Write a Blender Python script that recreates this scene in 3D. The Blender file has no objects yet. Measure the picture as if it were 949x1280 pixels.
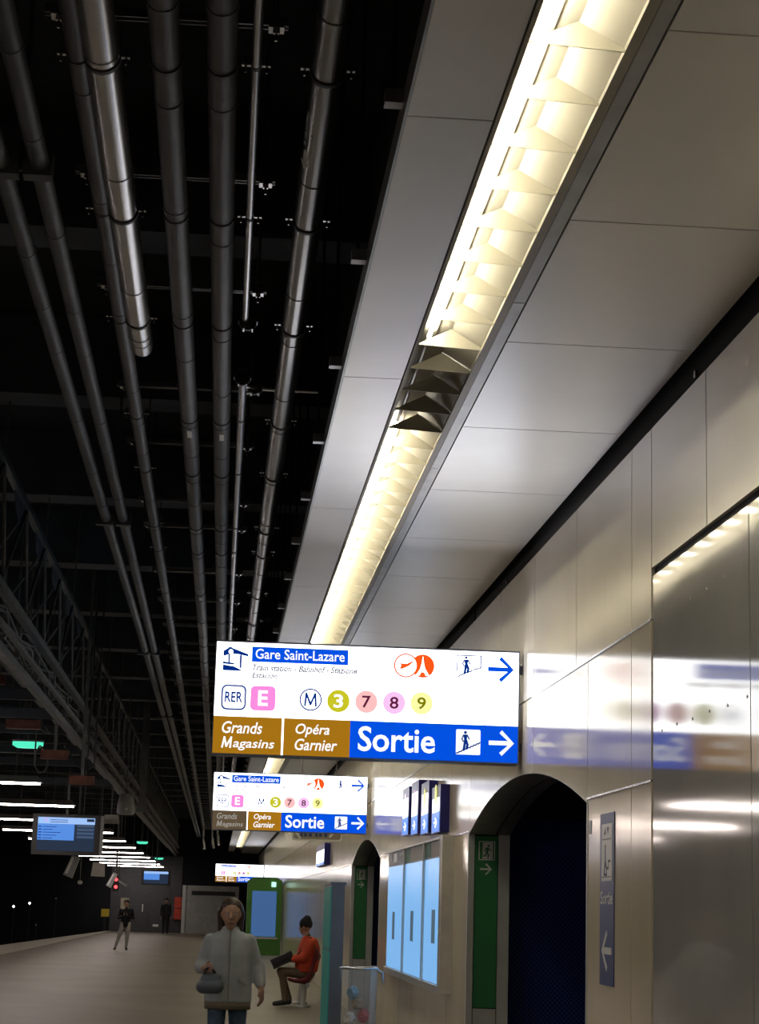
import bpy, bmesh, math, random
import numpy as np
from mathutils import Vector, Matrix
random.seed(7)
S = bpy.context.scene
COL = S.collection
# ------------------------------------------------------------------ camera
FPX, CX, CY, CAMH = 2420.0, 474.5, 640.0, 1.65          # picture taken as 949 x 1280
Yd = np.array([270-CX, 1128-CY, FPX]); Yd /= np.linalg.norm(Yd)
_a = 338.0
Ud = np.array([_a, -(FPX*FPX+(270-CX)*_a)/(1128-CY), FPX]); Ud /= np.linalg.norm(Ud)
Xd = np.cross(Yd, Ud)
if Xd[0] < 0: Xd = -Xd
CAM = np.array([0, 0, CAMH])
def ray(x, y):
    v = np.array([x-CX, y-CY, FPX]); return np.array([v@Xd, v@Yd, v@Ud])
def onY(x, y, Y): r = ray(x, y); return CAM+r*Y/r[1]
def onX(x, y, X): r = ray(x, y); return CAM+r*X/r[0]
def onZ(x, y, Z): r = ray(x, y); return CAM+r*(Z-CAMH)/r[2]
cam = bpy.data.cameras.new('camera'); camo = bpy.data.objects.new('camera', cam); COL.objects.link(camo)
cam.sensor_fit = 'VERTICAL'; cam.sensor_height = 36.0; cam.lens = 36.0*FPX/1280.0
cam.clip_start = 0.05; cam.clip_end = 400
R3 = Matrix(((Xd[0], -Xd[1], -Xd[2]), (Yd[0], -Yd[1], -Yd[2]), (Ud[0], -Ud[1], -Ud[2])))
camo.matrix_world = Matrix.Translation(CAM) @ R3.to_4x4()
S.camera = camo
# ------------------------------------------------------------------ world, exposure
W = bpy.data.worlds.new('World'); S.world = W; W.use_nodes = True
W.node_tree.nodes['Background'].inputs[0].default_value = (0, 0, 0, 1)     # underground: no sky
W.node_tree.nodes['Background'].inputs[1].default_value = 0.0
S.view_settings.view_transform = 'Standard'; S.view_settings.look = 'None'
S.view_settings.gamma = 1.0; S.view_settings.use_curve_mapping = False
S.view_settings.exposure = 1.27
K = 2**-1.27                                             # printed inks keep their look whatever the exposure
TUBE, LINEAR, SIGN = 25.0, 18.0, 1.5
# ------------------------------------------------------------------ materials
MATS = {}
def mat(name, col, rough=0.5, metal=0.0, var=0.12, scale=6.0, bump=0.0, bscale=40.0, stretch=None, emit=None, estr=0.0, alpha=1.0, trans=0.0, bdist=0.01, aniso=0.0, spec=0.5, ior=1.5):
    if name in MATS: return MATS[name]
    m = bpy.data.materials.new(name); m.use_nodes = True
    nt = m.node_tree; b = nt.nodes['Principled BSDF']
    tc = nt.nodes.new('ShaderNodeTexCoord'); n = nt.nodes.new('ShaderNodeTexNoise')
    mp = nt.nodes.new('ShaderNodeMapping'); nt.links.new(tc.outputs['Object'], mp.inputs[0])
    if stretch: mp.inputs['Scale'].default_value = stretch
    nt.links.new(mp.outputs[0], n.inputs['Vector'])
    n.inputs['Scale'].default_value = scale; n.inputs['Detail'].default_value = 4
    r = nt.nodes.new('ShaderNodeValToRGB')
    c = Vector(col[:3])
    r.color_ramp.elements[0].color = (*[max(0, x*(1-var)) for x in c], 1)
    r.color_ramp.elements[1].color = (*[min(1, x*(1+var)) for x in c], 1)
    r.color_ramp.elements[0].position = 0.3; r.color_ramp.elements[1].position = 0.7
    nt.links.new(n.outputs[0], r.inputs[0]); nt.links.new(r.outputs[0], b.inputs['Base Color'])
    b.inputs['Roughness'].default_value = rough; b.inputs['Metallic'].default_value = metal
    b.inputs['Specular IOR Level'].default_value = spec
    b.inputs['IOR'].default_value = ior
    if aniso: b.inputs['Anisotropic'].default_value = aniso
    if bump:
        n2 = nt.nodes.new('ShaderNodeTexNoise'); n2.inputs['Scale'].default_value = bscale; n2.inputs['Detail'].default_value = 3
        nt.links.new(mp.outputs[0], n2.inputs['Vector'])
        bp = nt.nodes.new('ShaderNodeBump'); bp.inputs['Strength'].default_value = bump; bp.inputs['Distance'].default_value = bdist
        nt.links.new(n2.outputs[0], bp.inputs['Height']); nt.links.new(bp.outputs[0], b.inputs['Normal'])
    if emit:
        b.inputs['Emission Color'].default_value = (*emit, 1); b.inputs['Emission Strength'].default_value = estr
    if trans: b.inputs['Transmission Weight'].default_value = trans
    if alpha < 1: b.inputs['Alpha'].default_value = alpha
    MATS[name] = m
    return m
def emis(name, col, s, base=None, rough=0.3, lamp=False):
    return mat(name, [c*.15 for c in (base or col)], rough, 0, 0.03, spec=0.08, emit=col, estr=s if lamp else s*K)
M_wall = mat('lacquered_wall_metal', (0.83, 0.74, 0.57), 0.13, 0.12, 0.05, 1.3, bump=0.10, bscale=2.2, stretch=(1, 1, 0.16), bdist=0.02, spec=0.4, ior=1.22)
M_wallup = mat('lacquered_wall_metal_upper', (0.80, 0.75, 0.66), 0.17, 0.16, 0.05, 1.3, bump=0.10, bscale=2.0, stretch=(1, 1, 0.22), bdist=0.02, spec=0.4, ior=1.22)
M_steel = mat('brushed_stainless', (0.58, 0.57, 0.55), 0.07, 0.28, 0.05, 2.0, bump=0.025, bscale=1.6, stretch=(1, 1, 0.6), bdist=0.02, spec=0.4, ior=1.22)
M_ceil = mat('satin_ceiling_metal', (0.88, 0.87, 0.86), 0.31, 0.48, 0.05, 1.1, bump=0.06, bscale=1.5, bdist=0.02)
M_trim = mat('grey_trim', (0.50, 0.51, 0.51), 0.35, 0.5)
M_black = mat('black_gap', (0.006, 0.006, 0.007), 0.7)
M_cream = mat('cream_enamel', (0.42, 0.395, 0.32), 0.42, 0, 0.04)
M_creamdim = mat('trough_liner', (0.40, 0.375, 0.305), 0.5, 0, 0.05)
M_liner = mat('lamp_carrier', (0.40, 0.375, 0.305), 0.5, 0, 0.05)
M_tube = emis('fluorescent_tube', (1.0, 0.92, 0.72), TUBE, lamp=True)
M_tubeoff = mat('dead_tube', (0.55, 0.55, 0.52), 0.2)
M_roof = mat('dark_concrete', (0.025, 0.027, 0.032), 0.9, 0, 0.4, 2.0, bump=0.4, bscale=14)  # near-black concrete with random mottling
M_beam = mat('painted_beam', (0.060, 0.072, 0.092), 0.7, 0, 0.35, 1.6, bump=0.2, bscale=20)
M_pipe = mat('dark_lagged_pipe', (0.085, 0.088, 0.092), 0.5, 0.25, 0.18, 5.0, bump=0.15, bscale=30)
M_pipe2 = mat('slate_pipe', (0.070, 0.078, 0.088), 0.55, 0.2, 0.2, 5.0)
M_silver = mat('galvanised_pipe', (0.52, 0.52, 0.52), 0.27, 0.9, 0.15, 7.0, stretch=(1, 0.2, 1))
M_darksilver = mat('dull_steel_pipe', (0.30, 0.30, 0.29), 0.27, 0.9, 0.15, 5.0, stretch=(1, 0.2, 1))
M_ring = mat('rubber_ring', (0.03, 0.03, 0.032), 0.5)
M_zinc = mat('zinc_fitting', (0.60, 0.60, 0.60), 0.25, 1.0)
M_rail = mat('strut_rail', (0.40, 0.41, 0.42), 0.35, 0.8)
M_truss = mat('truss_paint', (0.14, 0.15, 0.15), 0.6, 0.2, 0.25)
M_cable = mat('cable_sheath', (0.05, 0.05, 0.052), 0.6)
M_brick = mat('rust_bracket', (0.20, 0.075, 0.05), 0.7, 0, 0.3)
M_floor = mat('platform_asphalt', (0.20, 0.172, 0.125), 0.5, 0, 0.13, 0.5, bump=0.15, bscale=60)
M_strip = mat('pale_edge_stone', (0.50, 0.46, 0.38), 0.6, 0, 0.1)
M_track = mat('black_ballast', (0.010, 0.010, 0.012), 0.95, 0, 0.4, 5, bump=0.5)
M_tunnel = mat('tunnel_black', (0.008, 0.009, 0.012), 0.9, 0, 0.4, 1.0)
M_frame = mat('sign_frame', (0.16, 0.18, 0.26), 0.4, 0.5)
M_white = emis('sign_white', (0.97, 0.98, 1.0), SIGN, lamp=True)
M_blue = emis('sign_blue', (0.0, 0.085, 0.80), 0.95, (0, 0.05, 0.4))
M_brown = emis('sign_brown', (0.43, 0.19, 0.008), 0.86, (0.3, 0.13, 0.01))
M_browndim = emis('sign_brown_dim', (0.20, 0.14, 0.08), 0.5, (0.25, 0.17, 0.1))
M_inkblue = emis('ink_blue', (0.0, 0.035, 0.32), 0.7, (0.0, 0.03, 0.25))
M_grey = emis('ink_grey', (0.10, 0.11, 0.16), 0.8)
M_letter = emis('letter_white', (0.97, 0.98, 1.0), 1.12)
M_pink = emis('badge_pink', (1.0, 0.28, 0.78), 0.95)
M_olive = emis('badge_olive', (0.62, 0.60, 0.02), 0.9)
M_salmon = emis('badge_salmon', (1.0, 0.55, 0.55), 0.95)
M_lilac = emis('badge_lilac', (0.98, 0.58, 0.95), 0.95)
M_lemon = emis('badge_lemon', (0.98, 0.98, 0.40), 0.98)
M_maroon = emis('ink_maroon', (0.16, 0.012, 0.06), 0.7)
M_inkolive = emis('ink_olive', (0.25, 0.24, 0.0), 0.8)
M_orange = emis('badge_orange', (1.0, 0.10, 0.01), 0.95)
M_lettersoft = emis('letter_dim', (0.55, 0.52, 0.48), 0.6)
M_green = mat('exit_green', (0.045, 0.25, 0.09), 0.35, 0, 0.05)
M_jamb = mat('pale_jamb', (0.62, 0.63, 0.62), 0.4, 0.2, 0.05)
M_soffit = mat('grey_soffit', (0.34, 0.35, 0.35), 0.4, 0.4)
M_decal = mat('white_decal', (0.82, 0.83, 0.82), 0.4, 0, 0.03)
M_darkblue = mat('blue_plate', (0.045, 0.075, 0.25), 0.4, 0, 0.05)
M_screen = emis('map_backlight', (0.22, 0.52, 0.95), 0.85)
M_screenlo = emis('map_pattern', (0.10, 0.17, 0.24), 0.6)
M_panelgrey = mat('panel_frame', (0.62, 0.60, 0.55), 0.4, 0.3)
M_navy = mat('navy_header', (0.02, 0.025, 0.09), 0.4)
M_teal = mat('teal_panel', (0.0, 0.55, 0.48), 0.5, 0, 0.05)
M_totem = mat('grey_totem', (0.15, 0.155, 0.165), 0.4, 0.2)
M_kgreen = mat('kiosk_green', (0.08, 0.25, 0.04), 0.5, 0, 0.1)
M_red = mat('red_cabinet', (0.55, 0.06, 0.03), 0.5)
M_door = mat('grey_door', (0.06, 0.062, 0.068), 0.6)
M_palewall = mat('pale_partition', (0.42, 0.42, 0.40), 0.6)
M_case = mat('black_case', (0.015, 0.015, 0.017), 0.5)
M_tv = emis('tv_blue', (0.10, 0.30, 0.85), 0.85)
M_tvlight = emis('tv_pale', (0.36, 0.58, 1.0), 0.9)
M_tvdark = emis('tv_dark', (0.02, 0.035, 0.07), 0.8)
M_linear = emis('linear_lamp', (1.0, 0.87, 0.80), LINEAR, lamp=True)
M_greenlamp = emis('green_lamp', (0.08, 0.75, 0.48), 1.2)
M_spk = mat('grey_speaker', (0.33, 0.34, 0.34), 0.5)
M_redlamp = emis('red_lamp', (1.0, 0.05, 0.06), 4.0)
M_spot = emis('white_spot', (0.95, 0.98, 1.0), 4.0)
M_yellow = mat('yellow_box', (0.55, 0.42, 0.03), 0.5)
def perforated():
    m = bpy.data.materials.new('perforated_blue'); m.use_nodes = True; nt = m.node_tree; b = nt.nodes['Principled BSDF']
    tc = nt.nodes.new('ShaderNodeTexCoord'); mp = nt.nodes.new('ShaderNodeMapping'); mp.inputs['Rotation'].default_value = (math.pi/2, 0, math.pi/4)
    vo = nt.nodes.new('ShaderNodeTexVoronoi'); vo.voronoi_dimensions = '2D'; vo.inputs['Randomness'].default_value = 0.0; vo.inputs['Scale'].default_value = 33
    nt.links.new(tc.outputs['Object'], mp.inputs[0]); nt.links.new(mp.outputs[0], vo.inputs['Vector'])
    cr = nt.nodes.new('ShaderNodeValToRGB'); cr.color_ramp.elements[0].position = 0.33; cr.color_ramp.elements[1].position = 0.42
    cr.color_ramp.elements[0].color = (0.004, 0.010, 0.06, 1); cr.color_ramp.elements[1].color = (0.035, 0.085, 0.42, 1)
    nt.links.new(vo.outputs['Distance'], cr.inputs[0]); nt.links.new(cr.outputs[0], b.inputs['Base Color'])
    b.inputs['Roughness'].default_value = 0.35; b.inputs['Metallic'].default_value = 0.2
    return m
M_perf = perforated()
# ------------------------------------------------------------------ helpers
class MB:
    def __init__(s): s.v = []; s.f = []; s.sm = []
    def add(s, vs, fs, smooth=False):
        o = len(s.v); s.v += [tuple(map(float, p)) for p in vs]; s.f += [tuple(i+o for i in f) for f in fs]; s.sm += [smooth]*len(fs)
        return s
    def box(s, a, b):
        x0, y0, z0 = a; x1, y1, z1 = b
        return s.add([(x0,y0,z0),(x1,y0,z0),(x1,y1,z0),(x0,y1,z0),(x0,y0,z1),(x1,y0,z1),(x1,y1,z1),(x0,y1,z1)],
                     [(3,2,1,0),(4,5,6,7),(0,1,5,4),(1,2,6,5),(2,3,7,6),(3,0,4,7)])
    def tube(s, p, q, r, r2=None, n=12):
        p = Vector(p); q = Vector(q); r2 = r if r2 is None else r2
        d = (q-p).normalized(); u = d.orthogonal().normalized(); w = d.cross(u)
        vs = []
        for c, rr in ((p, r), (q, r2)):
            for i in range(n):
                a = 2*math.pi*i/n; vs.append(c+u*math.cos(a)*rr+w*math.sin(a)*rr)
        s.add(vs, [(i, (i+1) % n, n+(i+1) % n, n+i) for i in range(n)], True)
        return s.add(vs, [tuple(range(n))[::-1], tuple(range(n, 2*n))])
    def bar(s, p, q, w, h, up=(0, 0, 1)):
        p = Vector(p); q = Vector(q); d = (q-p).normalized(); up = Vector(up)
        if abs(d.dot(up)) > 0.98: up = Vector((1, 0, 0))
        sd = d.cross(up).normalized()*w/2; u = sd.cross(d).normalized()*h/2
        vs = [p-sd-u, p+sd-u, p+sd+u, p-sd+u, q-sd-u, q+sd-u, q+sd+u, q-sd+u]
        return s.add(vs, [(0,1,2,3),(7,6,5,4),(0,4,5,1),(1,5,6,2),(2,6,7,3),(3,7,4,0)])
    def path(s, pts, r, n=8):
        for a, b in zip(pts[:-1], pts[1:]): s.tube(a, b, r, n=n)
        return s
    def sphere(s, c, r, sc=(1, 1, 1), n=12, m=8):
        vs = [(c[0], c[1], c[2]-r*sc[2])]; fs = []
        for j in range(1, m):
            t = -math.pi/2+math.pi*j/m
            for i in range(n):
                a = 2*math.pi*i/n
                vs.append((c[0]+r*sc[0]*math.cos(t)*math.cos(a), c[1]+r*sc[1]*math.cos(t)*math.sin(a), c[2]+r*sc[2]*math.sin(t)))
        vs.append((c[0], c[1], c[2]+r*sc[2])); L = len(vs)-1
        for i in range(n): fs.append((0, 1+(i+1) % n, 1+i)); fs.append((L, L-n+i, L-n+(i+1) % n))
        for j in range(m-2):
            for i in range(n):
                a = 1+j*n+i; b = 1+j*n+(i+1) % n; fs.append((a, b, b+n, a+n))
        return s.add(vs, fs, True)
    def loft(s, rings, n=20):                       # rings: (cx, cy, cz, rx, ry)
        vs = []; fs = []
        for (x, y, z, rx, ry) in rings:
            for i in range(n):
                a = 2*math.pi*i/n; vs.append((x+rx*math.cos(a), y+ry*math.sin(a), z))
        for j in range(len(rings)-1):
            for i in range(n): fs.append((j*n+i, j*n+(i+1) % n, (j+1)*n+(i+1) % n, (j+1)*n+i))
        fs.append(tuple(range(n))[::-1]); fs.append(tuple(range((len(rings)-1)*n, len(rings)*n)))
        return s.add(vs, fs, True)
    def plate(s, fr, pts, d, t):                    # flat polygon on a frame, standing proud by d..d+t
        n = len(pts); vs = [fr(x, y, d) for x, y in pts]+[fr(x, y, d+t) for x, y in pts]
        return s.add(vs, [tuple(range(n))[::-1], tuple(range(n, 2*n))]+[(i, (i+1) % n, n+(i+1) % n, n+i) for i in range(n)])
    def stroke(s, fr, pts, w, d, t):
        for (x0, y0), (x1, y1) in zip(pts[:-1], pts[1:]):
            L = math.hypot(x1-x0, y1-y0) or 1; dx, dy = (x1-x0)/L*w/2, (y1-y0)/L*w/2
            s.plate(fr, [(x0-dx*.6+dy, y0-dy*.6-dx), (x1+dx*.6+dy, y1+dy*.6-dx), (x1+dx*.6-dy, y1+dy*.6+dx), (x0-dx*.6-dy, y0-dy*.6+dx)], d, t)
        return s
    def mesh(s, name, m):
        me = bpy.data.meshes.new(name); me.from_pydata(s.v, [], s.f)
        me.polygons.foreach_set('use_smooth', s.sm); me.materials.append(m); me.update(); return me
    def build(s, name, m, parent=None, loc=None):
        return link(name, s.mesh(name, m), parent, loc)
def link(name, me, parent=None, loc=None):
    o = bpy.data.objects.new(name, me); COL.objects.link(o)
    if loc is not None: o.location = loc
    if parent is not None:
        o.parent = parent; o.matrix_parent_inverse = parent_world(parent).inverted()
    return o
def parent_world(p):
    if p.parent is None: return Matrix.Translation(p.location)
    return p.parent_w if False else (parent_world(p.parent) @ p.matrix_parent_inverse @ Matrix.Translation(p.location))
def tag(o, label=None, cat=None, group=None, kind=None):
    if label: o['label'] = label
    if cat: o['category'] = cat
    if group: o['group'] = group
    if kind: o['kind'] = kind
    return o
def thing(name, label, cat, loc=(0, 0, 0), group=None):
    o = bpy.data.objects.new(name, None); COL.objects.link(o); o.location = loc; o.empty_display_size = 0.1
    return tag(o, label, cat, group)
def struct(name, loc=(0, 0, 0)):
    o = bpy.data.objects.new(name, None); COL.objects.link(o); o.location = loc; o['kind'] = 'structure'; o.empty_display_size = 0.1
    return o
def copy_tree(o, parent=None):
    c = o.copy(); COL.objects.link(c); c.parent = parent
    if parent is not None: c.matrix_parent_inverse = o.matrix_parent_inverse.copy()
    for ch in o.children: copy_tree(ch, c)
    return c
def frame(o, r, u):
    o = Vector(o); r = Vector(r); u = Vector(u); n = r.cross(u)
    return lambda x, y, d=0.0: o+r*x+u*y+n*d
def rect(x0, y0, x1, y1): return [(x0, y0), (x1, y0), (x1, y1), (x0, y1)]
def circ(x, y, r, n=28): return [(x+r*math.cos(2*math.pi*i/n), y+r*math.sin(2*math.pi*i/n)) for i in range(n)]
def rrect(x0, y0, x1, y1, r, n=5):
    P = []
    for cx, cy, a0 in ((x1-r, y0+r, -90), (x1-r, y1-r, 0), (x0+r, y1-r, 90), (x0+r, y0+r, 180)):
        for i in range(n+1):
            a = math.radians(a0+90*i/n); P.append((cx+r*math.cos(a), cy+r*math.sin(a)))
    return P
def arrow_pts(x0, y0, x1, y1, right=True):
    w, h = x1-x0, y1-y0; t = h*0.085; c = (y0+y1)/2; k = h*0.13
    P = [(0, c-t-y0), (w*.76, c-t-y0), (w*.42, k*.9), (w*.42+k*.75, 0), (w, c-y0), (w*.42+k*.75, h), (w*.42, h-k*.9), (w*.76, c+t-y0), (0, c+t-y0)]
    P = [(x, y) for x, y in P]
    if not right: P = [(w-x, y) for x, y in P][::-1]
    return [(x0+x, y0+y) for x, y in P]
def lettering(text, fr, x0, y0, x1, y1, d, m, parent, bold=0.0, italic=0.0, name='lettering', space=1.0):
    cu = bpy.data.curves.new(name, 'FONT'); cu.body = text; cu.size = 1.0; cu.offset = bold; cu.shear = italic; cu.resolution_u = 3; cu.space_character = space
    t = bpy.data.objects.new(name, cu); COL.objects.link(t)
    bpy.context.view_layer.update()
    me = bpy.data.meshes.new_from_object(t.evaluated_get(bpy.context.evaluated_depsgraph_get()))
    bpy.data.objects.remove(t); bpy.data.curves.remove(cu)
    co = np.array([v.co[:] for v in me.vertices])
    mn, mx = co.min(0), co.max(0)
    for v in me.vertices:
        u = x0+(v.co.x-mn[0])/(mx[0]-mn[0])*(x1-x0); w = y0+(v.co.y-mn[1])/(mx[1]-mn[1])*(y1-y0)
        v.co = fr(u, w, d)
    me.materials.clear(); me.materials.append(m); me.name = name
    return link(name, me, parent)
# ------------------------------------------------------------------ room dimensions
XW, ZC, Z1, Z2, ZT = 2.20, 4.28, 2.325, 3.16, 4.19
P = 1.67; G = 0.010
YEND = 106.0
SLX0, TRX0, TRX1, TMX1 = 0.53, 0.835, 1.18, 1.245
A1 = (11.62, 17.16); A2 = (26.63, 32.20)
# floor and platform edge
def edge_l(Y): return -7.30+(Y-68.5)*(1.55/37.5)
def edge_r(Y): return -6.10+(Y-57.4)*(0.62/48.6)
fl = MB(); Ys = [-6, 20, 57, 80, 106]
vs = []; fs = []
for Y in Ys: vs += [(edge_r(Y), Y, 0), (8.0, Y, 0), (edge_r(Y), Y, -0.5), (8.0, Y, -0.5)]
for i in range(len(Ys)-1):
    a = 4*i; b = a+4; fs += [(a, a+1, b+1, b), (a+2, b+2, b+3, a+3), (a, b, b+2, a+2), (a+1, a+3, b+3, b+1)]
fs += [(0, 2, 3, 1), (16, 17, 19, 18)]
fl.add(vs, fs); floor = fl.build('floor', M_floor); tag(floor, kind='structure')
vs = []; fs = []
for Y in Ys: vs += [(edge_l(Y), Y, 0.012), (edge_r(Y), Y, 0.012), (edge_l(Y), Y, -0.9), (edge_r(Y), Y, -0.9)]
for i in range(len(Ys)-1):
    a = 4*i; b = a+4; fs += [(a, a+1, b+1, b), (a+2, b+2, b+3, a+3), (a, b, b+2, a+2), (a+1, a+3, b+3, b+1)]
fs += [(0, 2, 3, 1), (16, 17, 19, 18)]
tag(MB().add(vs, fs).build('edge_strip', M_strip, floor), 'pale stone strip along the platform edge')
tag(MB().box((-20, -6, -1.3), (-3, YEND+20, -1.1)).build('floor_track', M_track), kind='structure')
tag(MB().box((-19.2, -6, -1.3), (-19, YEND+20, 6.6)).build('wall_left', M_tunnel), kind='structure')
# dark roof with cross beams
roof = tag(MB().box((-19.2, -6, 6.6), (0.85, YEND+20, 6.8)).build('ceiling_roof', M_roof), kind='structure')
bm_ = MB().box((-19, -0.22, 5.9), (0.80, 0.22, 6.6)).mesh('beam', M_beam)
for k in range(-3, 22): tag(link('trim_%d' % (k+13), bm_, None, (0, 11.9+4.3*k+0.35, 0)), kind='structure')
tag(MB().box((0.80, -6, 4.33), (0.85, YEND, 6.6)).build('wall_void_side', M_roof), kind='structure')
# false ceiling: slab strip, trough gap, large panels
ceil = struct('ceiling', (0, 0, ZC))
def cpanel(x0, x1, y0, y1, name, m): MB().box((x0, y0+G/2, ZC), (x1, y1-G/2, ZC+0.03)).build(name, m, ceil)
y = 9.47-3.33*4
while y < 100:
    cpanel(SLX0, TRX0-0.012, y, y+3.33, 'strip_panel', M_ceil); y += 3.33
y = 8.72-P*8; k = 0
while y < YEND-2:
    L = P if y < 36 else P*4
    cpanel(TMX1+0.008, XW-0.052, y, y+L, 'ceiling_panel', M_ceil); y += L
y = 8.72-P*8
while y < YEND-2:
    cpanel(TRX1+0.012, TMX1, y-0.6, y-0.6+2*P, 'edge_trim', M_trim); y += 2*P
MB().box((SLX0-0.012, -5, ZC-0.004), (SLX0-0.002, 100, ZC+0.10)).build('edge_channel', M_rail, ceil)
MB().box((TMX1-0.3, -5, ZC+0.16), (XW+0.2, YEND, ZC+0.18)).build('backing_board', M_black, ceil)
MB().box((SLX0, -5, ZC+0.16), (TRX0, YEND, ZC+0.18)).build('backing_board', M_black, ceil)
# ------------------------------------------------------------------ right wall
wall = struct('wall_right', (XW, 0, 0))
def wpanel(y0, y1, z0, z1, m, name='wall_panel', bottom=None, x=XW, t=0.02):
    e = 0.0065
    if bottom is None:
        b = MB().box((x, y0+e, z0+e), (x+t, y1-e, z1-e))
    else:
        pts = [(y1-e, z1-e), (y0+e, z1-e)]+[(yy, bottom(yy)) for yy in np.linspace(y0+e, y1-e, 14)]
        n = len(pts); b = MB().add([(x, p[0], p[1]) for p in pts]+[(x+t, p[0], p[1]) for p in pts],
            [tuple(range(n)), tuple(range(n, 2*n))[::-1]]+[(i, n+i, n+(i+1) % n, (i+1) % n) for i in range(n)])
    o = b.build(name, m, wall); return o
def arch_z(A, zs=2.30, rise=0.33):
    c = (A[0]+A[1])/2; h = (A[1]-A[0])/2; R = (h*h+rise*rise)/(2*rise)
    return lambda y: zs+rise-R+math.sqrt(max(0, R*R-(y-c)**2))
PY0 = 9.86                                            # far edge of the stainless panels
grid = [PY0]+[8.69+P*k for k in range(1, 15)]         # joints
far_grid = [grid[-1]+6.68*k for k in range(1, 11)]+[YEND]
for y0, y1 in zip(grid[:-1]+[grid[-1]]+far_grid[:-1], grid[1:]+far_grid):
    if y1-y0 < 0.1: continue
    wpanel(y0, y1, Z2, ZT, M_wallup)
cuts = sorted(set([PY0, 10.36, A1[0], 13.70, 15.37, A1[1], 18.71, 20.38, 22.05, 23.72, 25.39, A2[0], 28.4, 30.1, A2[1], 33.9, 35.5]+[35.5+6.68*k for k in range(1, 11)]+[YEND]))
for y0, y1 in zip(cuts[:-1], cuts[1:]):
    A = A1 if A1[0]-.01 <= y0 < A1[1]-.01 else A2 if A2[0]-.01 <= y0 < A2[1]-.01 else None
    wpanel(y0, y1, Z1, Z2, M_wall, bottom=arch_z(A) if A else None)
    if A is None: wpanel(y0, y1, 0.0, Z1, M_wall)
# stainless panels next to the camera, and the panels above them
for y0, y1 in zip([-5.06, -1.72, 1.62, 4.96, 7.97], [-1.72, 1.62, 4.96, 7.97, PY0-0.03]):
    wpanel(y0, y1, 0.0, 3.39, M_steel, 'steel_panel')
ug = [8.69-P*k for k in range(9)][::-1]+[PY0+0.0]
for y0, y1 in zip(ug[:-1], ug[1:]): wpanel(y0, y1, 3.425, ZT, M_wallup)
wpanel(ug[-1]-1.17, ug[-1], 3.425, ZT, M_wallup) if False else None
# backing behind the panels (dark, with the arches left open)
bk = MB()
for y0, y1, z0 in ((-5, A1[0], 0), (A1[0], A1[1], 2.78), (A1[1]+.07, A2[0], 0), (A2[0], A2[1], 2.78), (A2[1]+.07, YEND, 0)):
    bk.box((XW+0.022, y0, z0), (XW+0.20, y1, ZC+0.16))
bk.build('backing', M_black, wall)
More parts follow.
